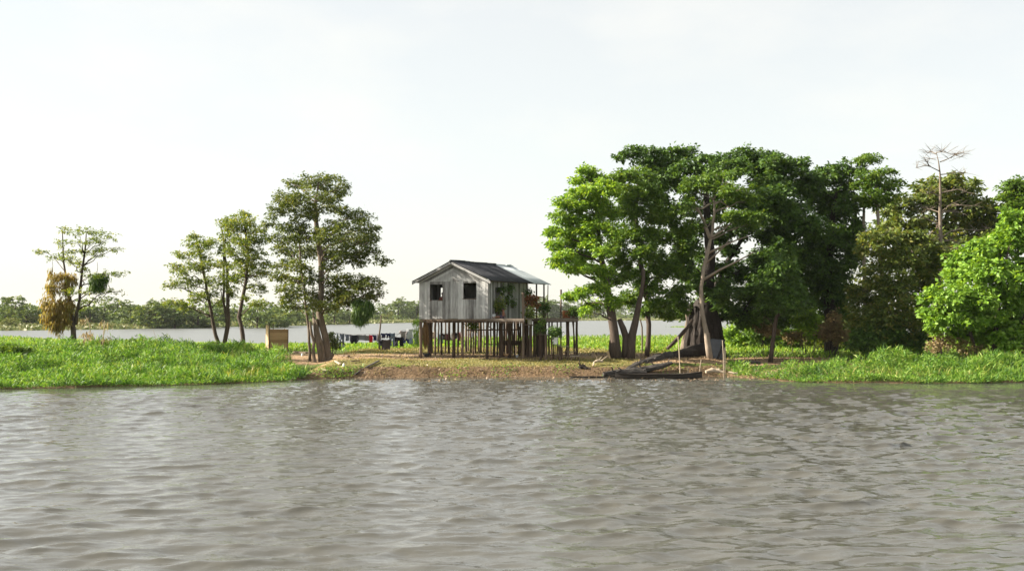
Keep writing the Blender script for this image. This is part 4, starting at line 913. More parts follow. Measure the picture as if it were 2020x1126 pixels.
# stilts
def post(px, by, top=None, r=.075, leanx=0.0, tilt=0.0, m=None, name='post'):
    g = gpt(px, by, 66, 95); a = loc(g); zt = (FL - .16) if top is None else loc(at(px + tilt, top, g.y)).z
    b = Vector((a.x + leanx + (at(px + tilt, by, g.y).x - g.x), a.y, zt)); mb = MB(); kk = 5
    P = [Vector((a.x, a.y, a.z - .2)).lerp(b, i / kk) + Vector((random.gauss(0, .012), random.gauss(0, .012), 0)) for i in range(kk + 1)]
    mb.tube(P, [r * random.uniform(.88, 1.1) for _ in P], 7, wob=.06); return mb.build(name, m or M['post'], house, smooth=False)
for px, by, r in [(830, 706.5, .085), (847.5, 703, .12), (858.5, 700, .065), (871, 700, .065), (886, 698, .075), (895.5, 705, .10), (912.5, 706, .085), (919.5, 695.5, .07), (924, 694.5, .055), (929, 696, .065), (938, 697, .07), (944, 696, .05),
                  (949, 696, .06), (954.5, 695, .045), (961.5, 707.3, .085), (975, 704, .08), (981, 702, .05), (985.5, 706, .05), (990, 706, .085), (995, 703, .06), (1004.5, 705, .11), (1015, 702, .06), (1023, 700, .065),
                  (1040.5, 704, .075), (1047, 705, .09), (1054, 704, .07), (1061.5, 703, .075), (1068, 705, .10), (852, 697, .05), (865, 696.5, .05), (879, 696, .05), (904, 700, .06), (933.5, 699, .05), (968, 699, .05), (999.5, 698, .06), (1010, 700, .06), (1019, 697, .05), (1027.5, 699, .05), (1036.5, 701, .06), (1057.5, 700, .05), (1072, 701, .06), (1083, 700, .05)]:
    post(px, by, None, r * 1.15)
post(1032.3, 708, 577, .085, tilt=-.5)
post(1106.5, 703, 571, .055, tilt=0.5); post(1120, 703, 630, .115); post(1133.5, 700, 632, .06, tilt=-2); post(1137.5, 702, 628, .08); post(1076, 702, 632, .07); post(1089, 700, 633, .055); post(1099.5, 699, 633, .05)
for x, y in ((.0, LN + .12), (.05, 7.0), (.1, 8.1), (-WD + .1, 8.1), (-WD / 2, 8.15)):
    P0 = hl(x, y, 0); gz = zgs(P0.x, P0.y) - GZ; mb = MB(); mb.tube([(x, y, gz - .2), (x + .01, y, 2.4), (x, y + .01, zr(x) - .02)], [.07, .06, .055], 7, wob=.05); mb.build('post', M['post'], house)
MB().tube([(.42, 8.0, FL), (.44, 8.02, zr(.4))], [.035, .03], 6).build('post', M['post'], house)
MB().bar((.05, 5.6, FL + 1.45), (.1, 8.1, FL + 1.42), .05, .05).build('rail', M['post'], house)
MB().bar((.05, 5.6, FL + .55), (.1, 8.1, FL + .5), .05, .05).build('rail', M['post'], house)
# cross rails and braces under the floor
for (a, b, Yr, w) in [((922, 651), (1028, 650), 71.4, .06), ((1034, 641), (1068, 641), 70.2, .05), ((955, 679), (1026, 680), 73, .05)]:
    A, B = loc(at(a[0], a[1], Yr)), loc(at(b[0], b[1], Yr)); MB().bar(A, B, w, w + .02).build('cross_rail', M['post'], house)
for (a, b, Yr) in [((1023, 652), (1029, 634), 71.0), ((1136, 690), (1129, 634), 72), ((960, 640), (975, 652), 71.4)]:
    MB().bar(loc(at(*a, Yr)), loc(at(*b, Yr)), .05, .05).build('brace', M['post'], house)
for k in range(7):
    t = k / 6; MB().bar((-WD + .2 + t * (WD - .4), 0.05, FL - .17), (-WD + .2 + t * (WD - .4), LN - .05, FL - .17), .07, .09).build('joist', M['post'], house)
MB().bar((-WD, .06, FL - .24), (2.45, .06, FL - .24), .07, .05).build('beam', M['post'], house)
# small platform to the right
pl = empty('platform', (0, 0, 0)); pl.parent = house; tag(pl, 'rough open platform joined to the right of the deck')
PY0, PY1 = 71.6, 73.8
for k in range(10):
    Yk = PY0 + (PY1 - PY0) * k / 9; A = loc(at(1054 + random.uniform(-2, 2), 622 + (3.6 - 3.33) * F / Yk, Yk)); B = loc(at(1139 + random.uniform(-2, 2), 622 + (3.6 - 3.33 + random.uniform(-.02, .02)) * F / Yk, Yk))
    MB().bar(A, B, .07, .2).build('platform_board', M['deck'], pl)
for Yk in (71.7, 73.6):
    A = loc(at(1054, 631.5, Yk)); B = loc(at(1139, 630.5, Yk)); MB().bar(A - Vector((0, 0, .1)), B - Vector((0, 0, .1)), .09, .09).build('platform_beam', M['post'], pl)

# steps beside the house that double as a plant stand
st = gnd(1092, 69.6); steps = empty('plant_steps', st, 0, 'rough wooden steps with posts, white bucket on them, below the platform', 'steps')
def stepboard(x0, x1, y, Yc, dep=.35, th=.05, nm='tread'):
    a, b = at(x0, y, Yc) - st, at(x1, y, Yc) - st; mb = MB(); mb.box(((a + b) / 2), ((b - a).length, dep, th), jit=.01); mb.build(nm, M['deck'], steps)
for x0, x1, y, Yc in [(1064, 1090, 659.5, 69.8), (1079, 1094, 669, 69.6), (1093, 1106, 680.5, 69.5), (1103, 1122, 683, 69.7)]: stepboard(x0, x1, y, Yc)
for x, y, Yc, r in [(1066, 660, 69.7, .07), (1077, 660, 69.6, .085), (1088, 669, 69.5, .06), (1096, 681, 69.6, .03), (1103, 681, 69.5, .075), (1108, 684, 69.7, .06), (1120, 684, 69.8, .05), (1092, 660, 69.9, .05)]:
    a = gnd(x, Yc) - st; b = at(x, y, Yc) - st; MB().tube([a - Vector((0, 0, .1)), a.lerp(b, .5) + Vector((.012, 0, 0)), b - Vector((0, 0, .03))], [r, r * .95, r], 7, wob=.06).build('post', M['post'], steps)
def bench(label, px, by, Y, w, h, d_):
    g = gnd(px, Y); b = empty('low_bench', g, -.1, label, 'bench', 'benches by the steps'); MB().box((0, 0, h - .03), (w, d_, .05), jit=.01).build('seat', M['deck'], b)
    for sx in (-1, 1):
        for sy in (-1, 1): MB().bar((sx * (w / 2 - .06), sy * (d_ / 2 - .05), -.05), (sx * (w / 2 - .07), sy * (d_ / 2 - .05), h - .05), .05, .05).build('leg', M['post'], b)
bench('low wooden bench on the ground under the platform end', 1125, 705, 70.0, .75, .5, .35)
bench('small dark stool in front of the low bench by the platform', 1134, 707, 69.4, .55, .32, .3)
g = gnd(1010, 74); b = empty('trestle', g, .0, 'dark trough-like trestle standing beneath the house floor', 'trestle')
MB().box((0, 0, .78), (1.3, .5, .10)).box((0, .2, .88), (1.3, .04, .16)).box((0, -.2, .88), (1.3, .04, .16)).build('top', M['post'], b)
for sx in (-1, 1): MB().bar((sx * .5, 0, -.05), (sx * .5, 0, .75), .08, .3).build('leg', M['post'], b)

# ------------------------------------------------------------------ pots, plants and people at the house
def bucket(name, label, P, r, h, m, parent=None):
    mb = MB(); k = 14; V, Fc = [], []
    prof = [(0, 0), (r * .82, 0), (r, h), (r * 1.05, h), (r * 1.05, h - .02), (r * .94, h - .02), (r * .78, .04), (0, .04)]
    for q, (rr, zz) in enumerate(prof):
        for j in range(k): a = 2 * math.pi * j / k; V.append((rr * math.cos(a), rr * math.sin(a), zz))
    for q in range(len(prof) - 1):
        for j in range(k): j2 = (j + 1) % k; Fc.append((q * k + j, q * k + j2, (q + 1) * k + j2, (q + 1) * k + j))
    mb.add(V, Fc); o = mb.build(name, m, parent, smooth=False); o.location = P
    if parent is None: tag(o, label, 'bucket')
    return o
deckz = lambda P: P
P = loc(at(973, 622, 70.6)); bucket('bucket', 'white bucket on the deck beside the seated child', hl(P.x, P.y, FL), .16, .27, M['white'])
def pot_plant(name, label, px, py, Y, rx, rz, n_, size, leaf, pot=None, seed=0, asp=.5, droop=.2, cat='plant', stem=True):
    rng = np.random.RandomState(seed); c = at(px, py, Y); s = Y / F; b = c + Vector((0, 0, -rz * s * 1.05)); root = empty(name, b, 0, label, cat)
    cl = [(c - b + Vector((rng.uniform(-.4, .4) * rx * s, rng.uniform(-.4, .4) * rx * s, rng.uniform(-.5, .5) * rz * s)), rx * s * .62, rx * s * .62, rz * s * .55) for _ in range(5)]
    V, Q, R = clump_leaves(rng, cl, n_, size, asp, sub=.9, spread=.3, droop=droop); link('foliage', np_mesh('foliage', V, Q, R), leaf, root)
    if pot == 'white': bucket('pot', None, (0, 0, -.42), .2, .44, M['white'], root)
    elif pot == 'small': bucket('pot', None, (0, 0, -.36), .15, .38, M['white'], root)
    elif pot == 'dark': bucket('pot', None, (0, 0, -.22), .14, .24, M['post'], root)
    elif pot == 'hang':
        mb = MB(); bt = (0, 0, -.02); mb.tube([(0, 0, -.02), (0, 0, rz * s * 2 + .3)], .008, 5); mb.build('hanger', M['rope'], root); bucket('pot', None, (0, 0, -.1), .1, .16, M['post'], root)
    return root
pot_plant('hanging_basket', 'big yellow-green hanging plant by the doorway on the side wall', 980, 599, 70.9, 13, 17, 900, .13, M['leaf_left'], 'hang', 61)
for k, (px, py, rx, rz, Y, lb) in enumerate([(990, 570, 9, 8, 71.6, 'dark hanging plant high on the side wall, nearest the doorway'), (1003, 568, 8, 9, 72.6, 'dark hanging plant high on the side wall, at its middle'),
        (998, 588, 7, 9, 72.2, 'dark hanging plant at mid height of the side wall'), (1009, 594, 6, 10, 73.0, 'trailing dark plant low on the side wall'), (1027, 580, 8, 12, 74.6, 'dark hanging plant at the far end of the side wall')]):
    pot_plant('hanging_plant', lb, px, py, Y, rx, rz, 420, .13, M['leaf_dark'], 'hang', 62 + k)
pot_plant('hanging_plant', 'dark hanging plant under the roof corner beside the red plant', 1042, 577, 75, 7, 9, 420, .13, M['leaf_dark'], 'hang', 71)
pot_plant('red_leaf_plant', 'orange-red leaved plant at the deck corner behind the tall post', 1049, 593, 72, 12, 13, 800, .16, M['leaf_red'], None, 72)
pot_plant('deck_plant', 'green potted plant in a white pot beneath the orange-red plant', 1045, 617, 71, 9, 11, 520, .14, M['leaf_left'], 'small', 73)
pot_plant('deck_plant', 'dark green plant beside the kitchen posts at the deck rear', 1074, 606, 74.5, 9, 12, 560, .15, M['leaf_dark'], 'dark', 74)
pot_plant('deck_plant', 'dark spiky plant at the outer end of the platform', 1131, 614, 72.5, 9, 9, 480, .17, M['leaf_dark'], 'dark', 75)
pot_plant('trailing_plant', 'green plant trailing over the top step below the platform', 1064, 646, 69.9, 7, 8, 360, .14, M['leaf_dark'], 'dark', 76)
pot_plant('bucket_plant', 'dark leafy plant in a white bucket on the lower step', 1095, 653, 69.5, 8, 11, 620, .17, M['leaf_dark'], 'white', 77)
pot_plant('corner_plant', 'green and yellow plant behind the front posts under the house', 932, 641, 73, 9, 9, 420, .15, M['leaf_bright'], 'hang', 78)
pot_plant('trailing_plant', 'yellow-green vine trailing down beside the kitchen posts', 1070, 634, 70.4, 3, 8, 160, .10, M['leaf_mid'], None, 79)
# orange cloth at the platform end and white sheet of light cloth on the rail
def cloth(name, label, cat, P, w, h, kind, col, seed, group=None, rz=0.0):
    rng = np.random.RandomState(seed); nx, ny = 12, 12; V, idx, Fc = [], {}, []
    def inside(u, v):
        if kind == 'trousers': return not (v > .38 and abs(u - .5) < .035 + .10 * (v - .38)) 
        if kind == 'shorts': return not (v > .5 and abs(u - .5) < .04 + .22 * (v - .5))
        if kind == 'shirt': return (.2 < u < .8) or v < .38 - .25 * abs(abs(u - .5) - .3)
        if kind == 'brief': return v < .70 + .30 * min(1, 2.2 * (1 - abs(u - .5) * 2)) and not (v > .8 and abs(u - .5) < .05)
        return True
    k1, k2, ph = rng.uniform(6, 11), rng.uniform(1, 4), rng.uniform(0, 6.28)
    for j in range(ny + 1):
        for i in range(nx + 1):
            u, v = i / nx, j / ny
            if kind == 'shirt': xx = (u - .5) * w
            elif kind == 'trousers': xx = (u - .5) * w * (.92 + .16 * v)
            else: xx = (u - .5) * w * (1 + .06 * v * math.sin(ph))
            sag = .06 * h * math.sin(math.pi * u * rng.randint(1, 2) + 0) * (1 - v) * -1
            yy = .035 * math.sin(k1 * u + ph + k2 * v) * (.35 + v) + .02 * math.sin(5 * v + ph)
            idx[i, j] = len(V); V.append((xx + .01 * math.sin(9 * v + ph), yy, -v * h + sag + .02 * h * math.sin(7 * u + ph) * v))
    for j in range(ny):
        for i in range(nx):
            if inside((i + .5) / nx, (j + .5) / ny): Fc.append((idx[i, j], idx[i, j + 1], idx[i + 1, j + 1], idx[i + 1, j]))
    me = bpy.data.meshes.new(name); me.from_pydata(V, [], Fc); me.polygons.foreach_set('use_smooth', [True] * len(Fc))
    o = link(name, me, cmat(col)); o.location = P; o.rotation_euler = (0, 0, rz); s = o.modifiers.new('thick', 'SOLIDIFY'); s.thickness = .02; s.offset = 0
    return tag(o, label, cat, group)
CM = {}
def cmat(c):
    if c not in CM: CM[c] = plain('cloth_%d' % len(CM), c, .9, .18, 5)
    return CM[c]
cloth('orange_cloth', 'orange cloth hung over the outer end of the platform', 'cloth', at(1117, 612, 72.8), .5, .5, 'towel', (.42, .16, .07), 3, rz=.2)

def person(name, label, chains, origin, head, hr, hairdir, skinm, clothes=None):
    """one continuous skinned body; chains: list of [(x,y,z,r),...] that start at the pelvis or at a shared joint"""
    root = empty(name, origin, 0, label, 'person'); bm = bmesh.new(); vs = {}
    lay = bm.verts.layers.skin.verify()
    def vert(q):
        k = (round(q[0], 4), round(q[1], 4), round(q[2], 4))
        if k not in vs: v = bm.verts.new(q[:3]); v[lay].radius = (q[3], q[3]); vs[k] = v
        return vs[k]
    first = True
    for ch in chains:
        pv = None
        for q in ch:
            v = vert(q)
            if first: v[lay].use_root = True; first = False
            if pv is not None and pv is not v and bm.edges.get((pv, v)) is None: bm.edges.new((pv, v))
            pv = v
    me = bpy.data.meshes.new('body'); bm.to_mesh(me); bm.free(); o = link('body', me, skinm, root)
    o.modifiers.new('skin', 'SKIN'); s = o.modifiers.new('sub', 'SUBSURF'); s.levels = 2; s.render_levels = 2
    # hair cap
    mb = MB(); V, Fc = [], []; H = Vector(head)
    for a in range(7):
        for b in range(12):
            th, ph = math.pi * .55 * a / 6, 2 * math.pi * b / 12
            V.append(H + Vector((math.sin(th) * math.cos(ph), math.sin(th) * math.sin(ph), math.cos(th) * 1.08)) * hr * 1.08 + Vector(hairdir) * hr * .18)
    for a in range(6):
        for b in range(12): b2 = (b + 1) % 12; Fc.append((a * 12 + b, (a + 1) * 12 + b, (a + 1) * 12 + b2, a * 12 + b2))
    mb.add(V, Fc); mb.build('hair', M['hair'], root, smooth=True)
    # face: eyes, nose, mouth
    f = -Vector(hairdir).normalized(); sd = f.cross(Vector((0, 0, 1))).normalized()
    for e in (-1, 1): MB().tube([H + f * hr * .86 + sd * e * hr * .36, H + f * hr * 1.0 + sd * e * hr * .36], [hr * .13, hr * .08], 8).build('eye', M['hair'], root)
    MB().tube([H + f * hr * .9 + Vector((0, 0, -.1 * hr)), H + f * hr * 1.15 + Vector((0, 0, -.3 * hr)), H + f * hr * .9 + Vector((0, 0, -.38 * hr))], [hr * .07, hr * .15, hr * .1], 6).build('nose', skinm, root)
    MB().tube([H + f * hr * .9 + sd * hr * -.26 + Vector((0, 0, -.6 * hr)), H + f * hr * .97 + Vector((0, 0, -.6 * hr)), H + f * hr * .9 + sd * hr * .26 + Vector((0, 0, -.6 * hr))], [hr * .05, hr * .08, hr * .05], 6).build('mouth', M['leaf_dry'], root)
    for ch, m_ in (clothes or []):
        mb = MB(); mb.tube([q[:3] for q in ch], [q[3] for q in ch], 12); mb.build('shorts', m_, root, smooth=True)
    return root
# child sitting on the deck edge with legs stretched to the left
P = loc(at(993, 628, 70.2)); O = hl(max(.45, P.x), max(.22, P.y), FL)
fing = lambda x, y, z, dx, dy: [[(x, y, z, .016), (x + dx * .045, y + dy * .045 + k * .011, z - .004, .0075), (x + dx * (.075 + .006 * (1.5 - abs(k))), y + dy * .07 + k * .015, z - .012, .006)] for k in (-1.5, -.5, .5, 1.5)]
pel, sp, chs, nk, hd, hd2 = (0, 0, .09, .095), (.01, .02, .22, .085), (.0, .03, .36, .095), (-.01, .02, .45, .04), (-.02, .0, .52, .075), (-.02, -.005, .60, .072)
person('person', 'shirtless child sitting on the deck edge beside the white bucket',
       [[pel, sp, chs, nk, hd, hd2],
        [pel, (-.14, -.05, .085, .065), (-.36, -.06, .115, .05), (-.60, -.07, .05, .033), (-.66, -.075, .045, .03), (-.70, -.08, .11, .02)],
        [pel, (-.08, .08, .085, .065), (-.32, .06, .10, .05), (-.57, .06, .05, .033), (-.63, .06, .045, .03), (-.67, .06, .11, .02)],
        [chs, (.03, -.10, .37, .04), (.06, -.16, .26, .03), (.0, -.2, .14, .022), (-.06, -.18, .11, .018)],
        [chs, (.03, .16, .37, .04), (.10, .2, .25, .03), (.12, .18, .12, .022), (.10, .17, .04, .018)]] + fing(-.06, -.18, .11, -1, 0) + fing(.10, .17, .04, -1, 0),
       O, (-.02, -.005, .565), .085, (.75, .35, .1), M['skin'], [([(.06, 0, .09, .12), (.0, 0, .10, .13), (-.12, -.01, .09, .12), (-.22, -.01, .09, .11)], cmat((.05, .04, .07)))])
# figure inside the left window
P = hl(-3.62, .75, FL)
pel, sp, chs, nk, hd, hd2 = (0, 0, .82, .13), (0, 0, 1.02, .12), (0, 0, 1.24, .14), (0, 0, 1.40, .05), (0, -.02, 1.50, .09), (0, -.02, 1.60, .085)
person('person', 'dark figure standing inside the left gable window', [[pel, sp, chs, nk, hd, hd2], [pel, (-.10, 0, .75, .09), (-.11, 0, .42, .06), (-.11, 0, .06, .045), (-.11, -.14, .03, .03)], [pel, (.10, 0, .75, .09), (.11, 0, .42, .06), (.11, 0, .06, .045), (.11, -.14, .03, .03)],
       [chs, (-.18, 0, 1.30, .055), (-.25, -.05, 1.04, .042), (-.20, -.2, .92, .03)], [chs, (.18, 0, 1.30, .055), (.26, -.05, 1.04, .042), (.2, -.22, .93, .03)]], P, (0, -.02, 1.55), .1, (0, 1, .1), plain('reddish_figure', (.20, .07, .05), .8, .1))

# black hen by the front left post
g = gnd(842, 71.4); hen = empty('hen', g, .3, 'black hen crouching by the front left house post', 'hen')
mb = MB(); mb.tube([(-.2, 0, .17), (-.13, 0, .16), (0, 0, .15), (.11, 0, .18), (.17, 0, .25), (.19, 0, .32), (.215, 0, .335)], [.03, .09, .12, .09, .05, .045, .02], 10); mb.build('body', M['black'], hen, smooth=True)
MB().tube([(-.15, 0, .18), (-.22, 0, .27), (-.25, 0, .32)], [.06, .045, .012], 6).build('tail', M['black'], hen); MB().tube([(.225, 0, .325), (.26, 0, .315)], [.014, .003], 5).build('beak', M['pale_wood'], hen)
MB().box((.19, 0, .375), (.06, .012, .035)).build('comb', cmat((.35, .02, .02)), hen)
for s in (-1, 1): MB().tube([(0, s * .04, .07), (.01, s * .04, .0), (.05, s * .04, .0)], .009, 5).build('leg', M['pale_wood'], hen)
# brown net hanging behind the front left post
P = at(839, 636, 72.4); nt = empty('hanging_net', P, 0, 'brown fibre net hanging under the house by its left corner', 'net'); random.seed(3); mb = MB()
for k in range(60):
    a = random.uniform(0, 6.28); r = random.uniform(.02, .2); x, y = r * math.cos(a), r * .7 * math.sin(a); L = random.uniform(1.0, 1.75)
    mb.tube([(x * .5, y * .5, 0), (x * .9, y * .9, -L * .35), (x * 1.15, y * 1.1, -L * .7), (x * .7, y * .7, -L)], [.018, .026, .03, .01], 5)
mb.build('strand', M['net'], nt); MB().tube([(0, 0, -.03), (0, 0, .2)], .012, 5).build('cord', M['rope'], nt)
# cooking pot, pale sack and bottle on the ground under the house
g = gnd(1020, 71.5); bucket('pot', 'pale metal pot on the ground under the deck', g, .10, .16, M['metal']); 
for k, (px, Y, lb) in enumerate([(1009, 74.6, 'pale hen standing under the deck farther back'), (998, 71.2, 'tan hen standing under the deck nearer the river')]):
    g = gnd(px, Y); h = empty('hen', g, 2.2 + k, lb, 'hen'); mb = MB(); mb.tube([(-.16, 0, .2), (-.1, 0, .19), (0, 0, .18), (.09, 0, .21), (.13, 0, .28), (.15, 0, .34), (.18, 0, .35)], [.03, .07, .095, .07, .04, .035, .015], 9)
    mb.build('body', cmat((.45, .28, .15) if k else (.6, .5, .38)), h, smooth=True); MB().tube([(-.13, 0, .2), (-.2, 0, .3)], [.05, .012], 6).build('tail', cmat((.25, .14, .08)), h)
    for s in (-1, 1): MB().tube([(0, s * .04, .12), (.01, s * .04, 0), (.04, s * .04, 0)], .009, 5).build('leg', M['pale_wood'], h)

# ------------------------------------------------------------------ clothesline
YL = 84.0
def lineP(px): return at(px, np.interp(px, [655, 690, 745, 800, 830, 870, 912], [655.5, 660, 659, 658, 656, 658, 655]), YL + .0)
pg = gnd(750, YL); lp = empty('line_post', pg, 0, 'crooked pale pole propping the clothesline at its middle', 'post')
MB().tube([Vector((0, 0, -.2)), at(747, 668, YL) - pg, at(750, 645, YL) - pg, at(752, 622, YL) - pg], [.07, .065, .06, .05], 7, wob=.06).build('pole', M['bark_tan'], lp)
mb = MB(); mb.tube([lineP(x) for x in range(655, 914, 6)], .012, 5); tag(mb.build('clothesline', M['rope']), 'thin clothesline strung from the tall tree past the house', 'clothesline')
mb = MB(); mb.tube([at(x, y, YL - .5) for x, y in [(745, 664), (780, 664.5), (792, 652), (816, 649), (835, 655)]], .012, 5); tag(mb.build('clothesline', M['rope']), 'second shorter clothesline nearest the house', 'clothesline')
gs = [((664, 656), (667.6, 677), 'towel', (.34, .37, .42), 'narrow pale grey towel at the tree end of the line'), ((670, 657), (678.5, 682), 'trousers', (.13, .15, .20), 'long dark grey-blue trousers near the tree end of the line'),
      ((681, 659), (689.5, 671), 'shirt', (.16, .18, .24), 'small slate shirt between long trousers and black shorts'), ((691, 660), (706, 676), 'brief', (.012, .014, .022), 'wide black shorts on the clothesline, left of the red garment'),
      ((707, 660), (720.5, 670), 'towel', (.22, .22, .25), 'wide grey cloth right of the wide black shorts'), ((720.5, 661), (728, 671), 'towel', (.20, .18, .18), 'brownish grey cloth just left of the red garment'),
      ((729, 660), (735, 674), 'towel', (.48, .02, .035), 'bright red garment on the clothesline'), ((735.5, 660), (744, 671), 'shirt', (.02, .025, .07), 'navy shirt just right of the red garment'),
      ((744, 659), (751.5, 672), 'towel', (.36, .33, .36), 'pinkish grey cloth by the propping pole'), ((747, 670), (754, 681), 'towel', (.035, .035, .05), 'small dark cloth low behind the propping pole'),
      ((752, 657), (761.6, 666), 'shirt', (.014, .02, .075), 'navy shirt right of the propping pole'), ((763, 657), (769.4, 666), 'shorts', (.014, .02, .07), 'small navy shorts above the brown blanket'),
      ((754, 669), (769, 689), 'towel', (.085, .065, .065), 'large dark brown blanket hanging low'), ((769, 656), (778.6, 681), 'trousers', (.15, .20, .27), 'faded blue jeans right of the brown blanket'),
      ((779, 664), (794.6, 681), 'trousers', (.012, .012, .02), 'black trousers right of the faded blue jeans'), ((789, 652), (803, 670), 'shirt', (.24, .22, .22), 'grey-brown shirt hanging high near the house'),
      ((796, 667), (808, 676), 'shorts', (.02, .03, .12), 'royal blue shorts beneath the two high shirts'), ((803, 649), (815, 667), 'towel', (.44, .48, .50), 'pale grey cloth hanging highest near the house'),
      ((808, 657), (824, 677), 'trousers', (.20, .26, .36), 'light blue jeans nearest the house corner'), ((849, 654), (857, 667), 'towel', (.42, .34, .27), 'tan cloth seen under the house, leftmost there'),
      ((864.5, 658), (872.6, 676), 'trousers', (.20, .28, .38), 'light blue trousers seen between house stilts'), ((872.6, 658), (882, 669), 'shirt', (.012, .012, .018), 'black shirt seen between house stilts'),
      ((881, 658), (888, 670), 'towel', (.07, .02, .03), 'dark maroon cloth seen between house stilts'), ((889.5, 657), (894, 670), 'towel', (.36, .35, .34), 'light grey cloth beside a thick house stilt'),
      ((899, 656), (904.7, 667), 'shorts', (.016, .018, .04), 'small dark navy shorts under the house'), ((903.5, 655), (908.5, 671), 'towel', (.28, .10, .10), 'faded reddish cloth under the house, rightmost there')]
for k, (a, b, kd, col, lb) in enumerate(gs):
    P = at((a[0] + b[0]) / 2, a[1], YL - (.5 if a[0] in (779, 789, 796, 803, 808) else .06 if a[0] in (747, 754) else .0)); s = YL / F
    nm = {'trousers': 'trousers', 'shirt': 'shirt', 'shorts': 'shorts', 'brief': 'shorts', 'towel': 'cloth'}[kd]
    cloth(nm, lb, {'cloth': 'laundry'}.get(nm, nm), P, (b[0] - a[0]) * s * 1.16, (b[1] - a[1]) * s * 1.08, kd, col, 100 + k, 'laundry on the clothesline', rz=random.uniform(-.12, .12))

# ------------------------------------------------------------------ privy hut left
g = gpt(531, 696.5, 66, 95); hut = empty('privy_hut', g, .34, 'small roofless tan privy of boards and woven matting', 'hut'); s = g.y / F
w, h, dp = 35 * s / .955, 47 * s, 1.6
for k, (z0, z1) in enumerate([(h * i / 7, h * (i + 1) / 7 - .012) for i in range(7)]):
    MB().box((w / 2, .012 * (k % 2), (z0 + z1) / 2), (w + random.uniform(-.03, .03), .03, z1 - z0), jit=.008).build('mat_strip', M['mat'], hut)
for k in range(6):
    y0 = .02 + dp * k / 6; MB().box((-.02 - .01 * (k % 2), y0 + dp / 12, h * .58 - (.0 if k % 2 else .03)), (.03, dp / 6 - .015, h * 1.16 + random.uniform(-.05, .05)), jit=.006).build('board', M['fresh'], hut)
for k in range(6):
    y0 = .02 + dp * k / 6; MB().box((w, y0 + dp / 12, h * .5), (.03, dp / 6 - .015, h * .98), jit=.006).build('board', M['fresh'], hut)
for k in range(7):
    MB().box((w * (k + .5) / 7, dp, h * .5), (w / 7 - .012, .03, h * .98), jit=.006).build('board', M['fresh'], hut)
for x, y, hh in ((0, -.03, 1.22), (w, -.02, 1.0), (.28, .05, 1.24), (0, dp, 1.1), (w, dp, 1.02)): MB().tube([(x, y, -.1), (x, y, h * hh)], .03, 6).build('post', M['post'], hut)

# ------------------------------------------------------------------ boats, logs, poles, debris
def canoe(name, label, px0, px1, Y, z, L, wdt, hgt, rz, m, sink=0.0, thwarts=2):
    c = at((px0 + px1) / 2, 700, Y); root = empty(name, (c.x, Y, z), rz, label, 'canoe'); n1, n2 = 17, 9; V, Fc = [], []
    for sh, inn in ((0, 0.0), (1, .035)):
        for i in range(n1):
            t = -1 + 2 * i / (n1 - 1); wd = wdt / 2 * max(0.04, (1 - abs(t) ** 2.6)) - inn * .8; wd = max(.012, wd); rise = hgt * .30 * abs(t) ** 3.0 * (1.5 if t > 0 else .7)
            x = t * (L / 2 - inn * 1.5)
            for j in range(n2):
                a = math.pi * j / (n2 - 1); yy = -wd * math.cos(a); zz = rise * .75 + hgt * (1 - math.sin(a) ** .7) * (1 - .15 * abs(t)) + (inn if 0 < j < n2 - 1 else .004)
                V.append((x, yy, zz + rise * .45 * (1 - math.sin(a))))
    for sh in (0, 1):
        o = sh * n1 * n2
        for i in range(n1 - 1):
            for j in range(n2 - 1):
                q = (o + i * n2 + j, o + (i + 1) * n2 + j, o + (i + 1) * n2 + j + 1, o + i * n2 + j + 1); Fc.append(q if sh == 0 else q[::-1])
    for i in range(n1 - 1):
        for j in (0, n2 - 1): a, b = i * n2 + j, (i + 1) * n2 + j; Fc.append((a, b, b + n1 * n2, a + n1 * n2))
    MB().add(V, Fc).build('hull', m, root, smooth=True)
    for k in range(thwarts):
        x = (-.25 + .5 * k) * L * .8; MB().box((x, 0, hgt * .82), (.14, wdt * .86, .03)).build('thwart', M['deck'], root)
    return root
canoe('dugout_canoe', 'long dark dugout canoe moored along the bank', 1214, 1384, 65.0, -.06, 5.0, .72, .34, .01, M['canoe'])
canoe('sunken_canoe', 'dark half-sunken canoe hull left of the moored dugout', 1122, 1216, 66.15, -.13, 2.6, .5, .2, .0, M['canoe'], thwarts=1)
def log(name, label, pts, m, cat='log', wobv=.14, n_=9, stubs=0, seed=0, group=None):
    """pts: (px,py,Y,radius m)"""
    random.seed(seed); P = [at(a, b, y) for a, b, y, r in pts]; R = [p[3] for p in pts]; P2, R2 = [], []
    for i in range(len(P) - 1):
        k = max(2, int((P[i + 1] - P[i]).length / .3))
        for j in range(k): t = j / k; P2.append(P[i].lerp(P[i + 1], t)); R2.append((R[i] * (1 - t) + R[i + 1] * t) * random.uniform(.88, 1.12))
    P2.append(P[-1]); R2.append(R[-1]); b = P[0].copy(); mb = MB(); mb.tube([p - b for p in P2], R2, n_, wob=wobv)
    for k in range(stubs):
        i = random.randint(1, len(P2) - 2); e = P2[i] + Vector((random.uniform(-.4, .4), random.uniform(-.3, .1), random.uniform(.05, .45))); mb.tube([P2[i] - b, e - b], [R2[i] * .35, R2[i] * .12], 6, wob=.15)
    o = mb.build(name, m); o.location = b; return tag(o, label, cat, group)
log('fallen_trunk', 'massive dark fallen trunk lying from the great tree toward the canoe', [(1400, 688, 74.0, .44), (1370, 692, 73.0, .38), (1335, 701, 72.0, .30), (1305, 709, 70.8, .22)], M['bark_dark'], 'log', stubs=3, seed=1, n_=12)
log('driftwood_log', 'grey cracked driftwood log continuing down the bank to the canoe', [(1322, 700, 71.2, .26), (1300, 707, 70.3, .30), (1278, 715, 69.4, .28), (1255, 724, 68.3, .30), (1238, 733, 67.2, .22)], M['drift'], 'log', stubs=9, seed=2)
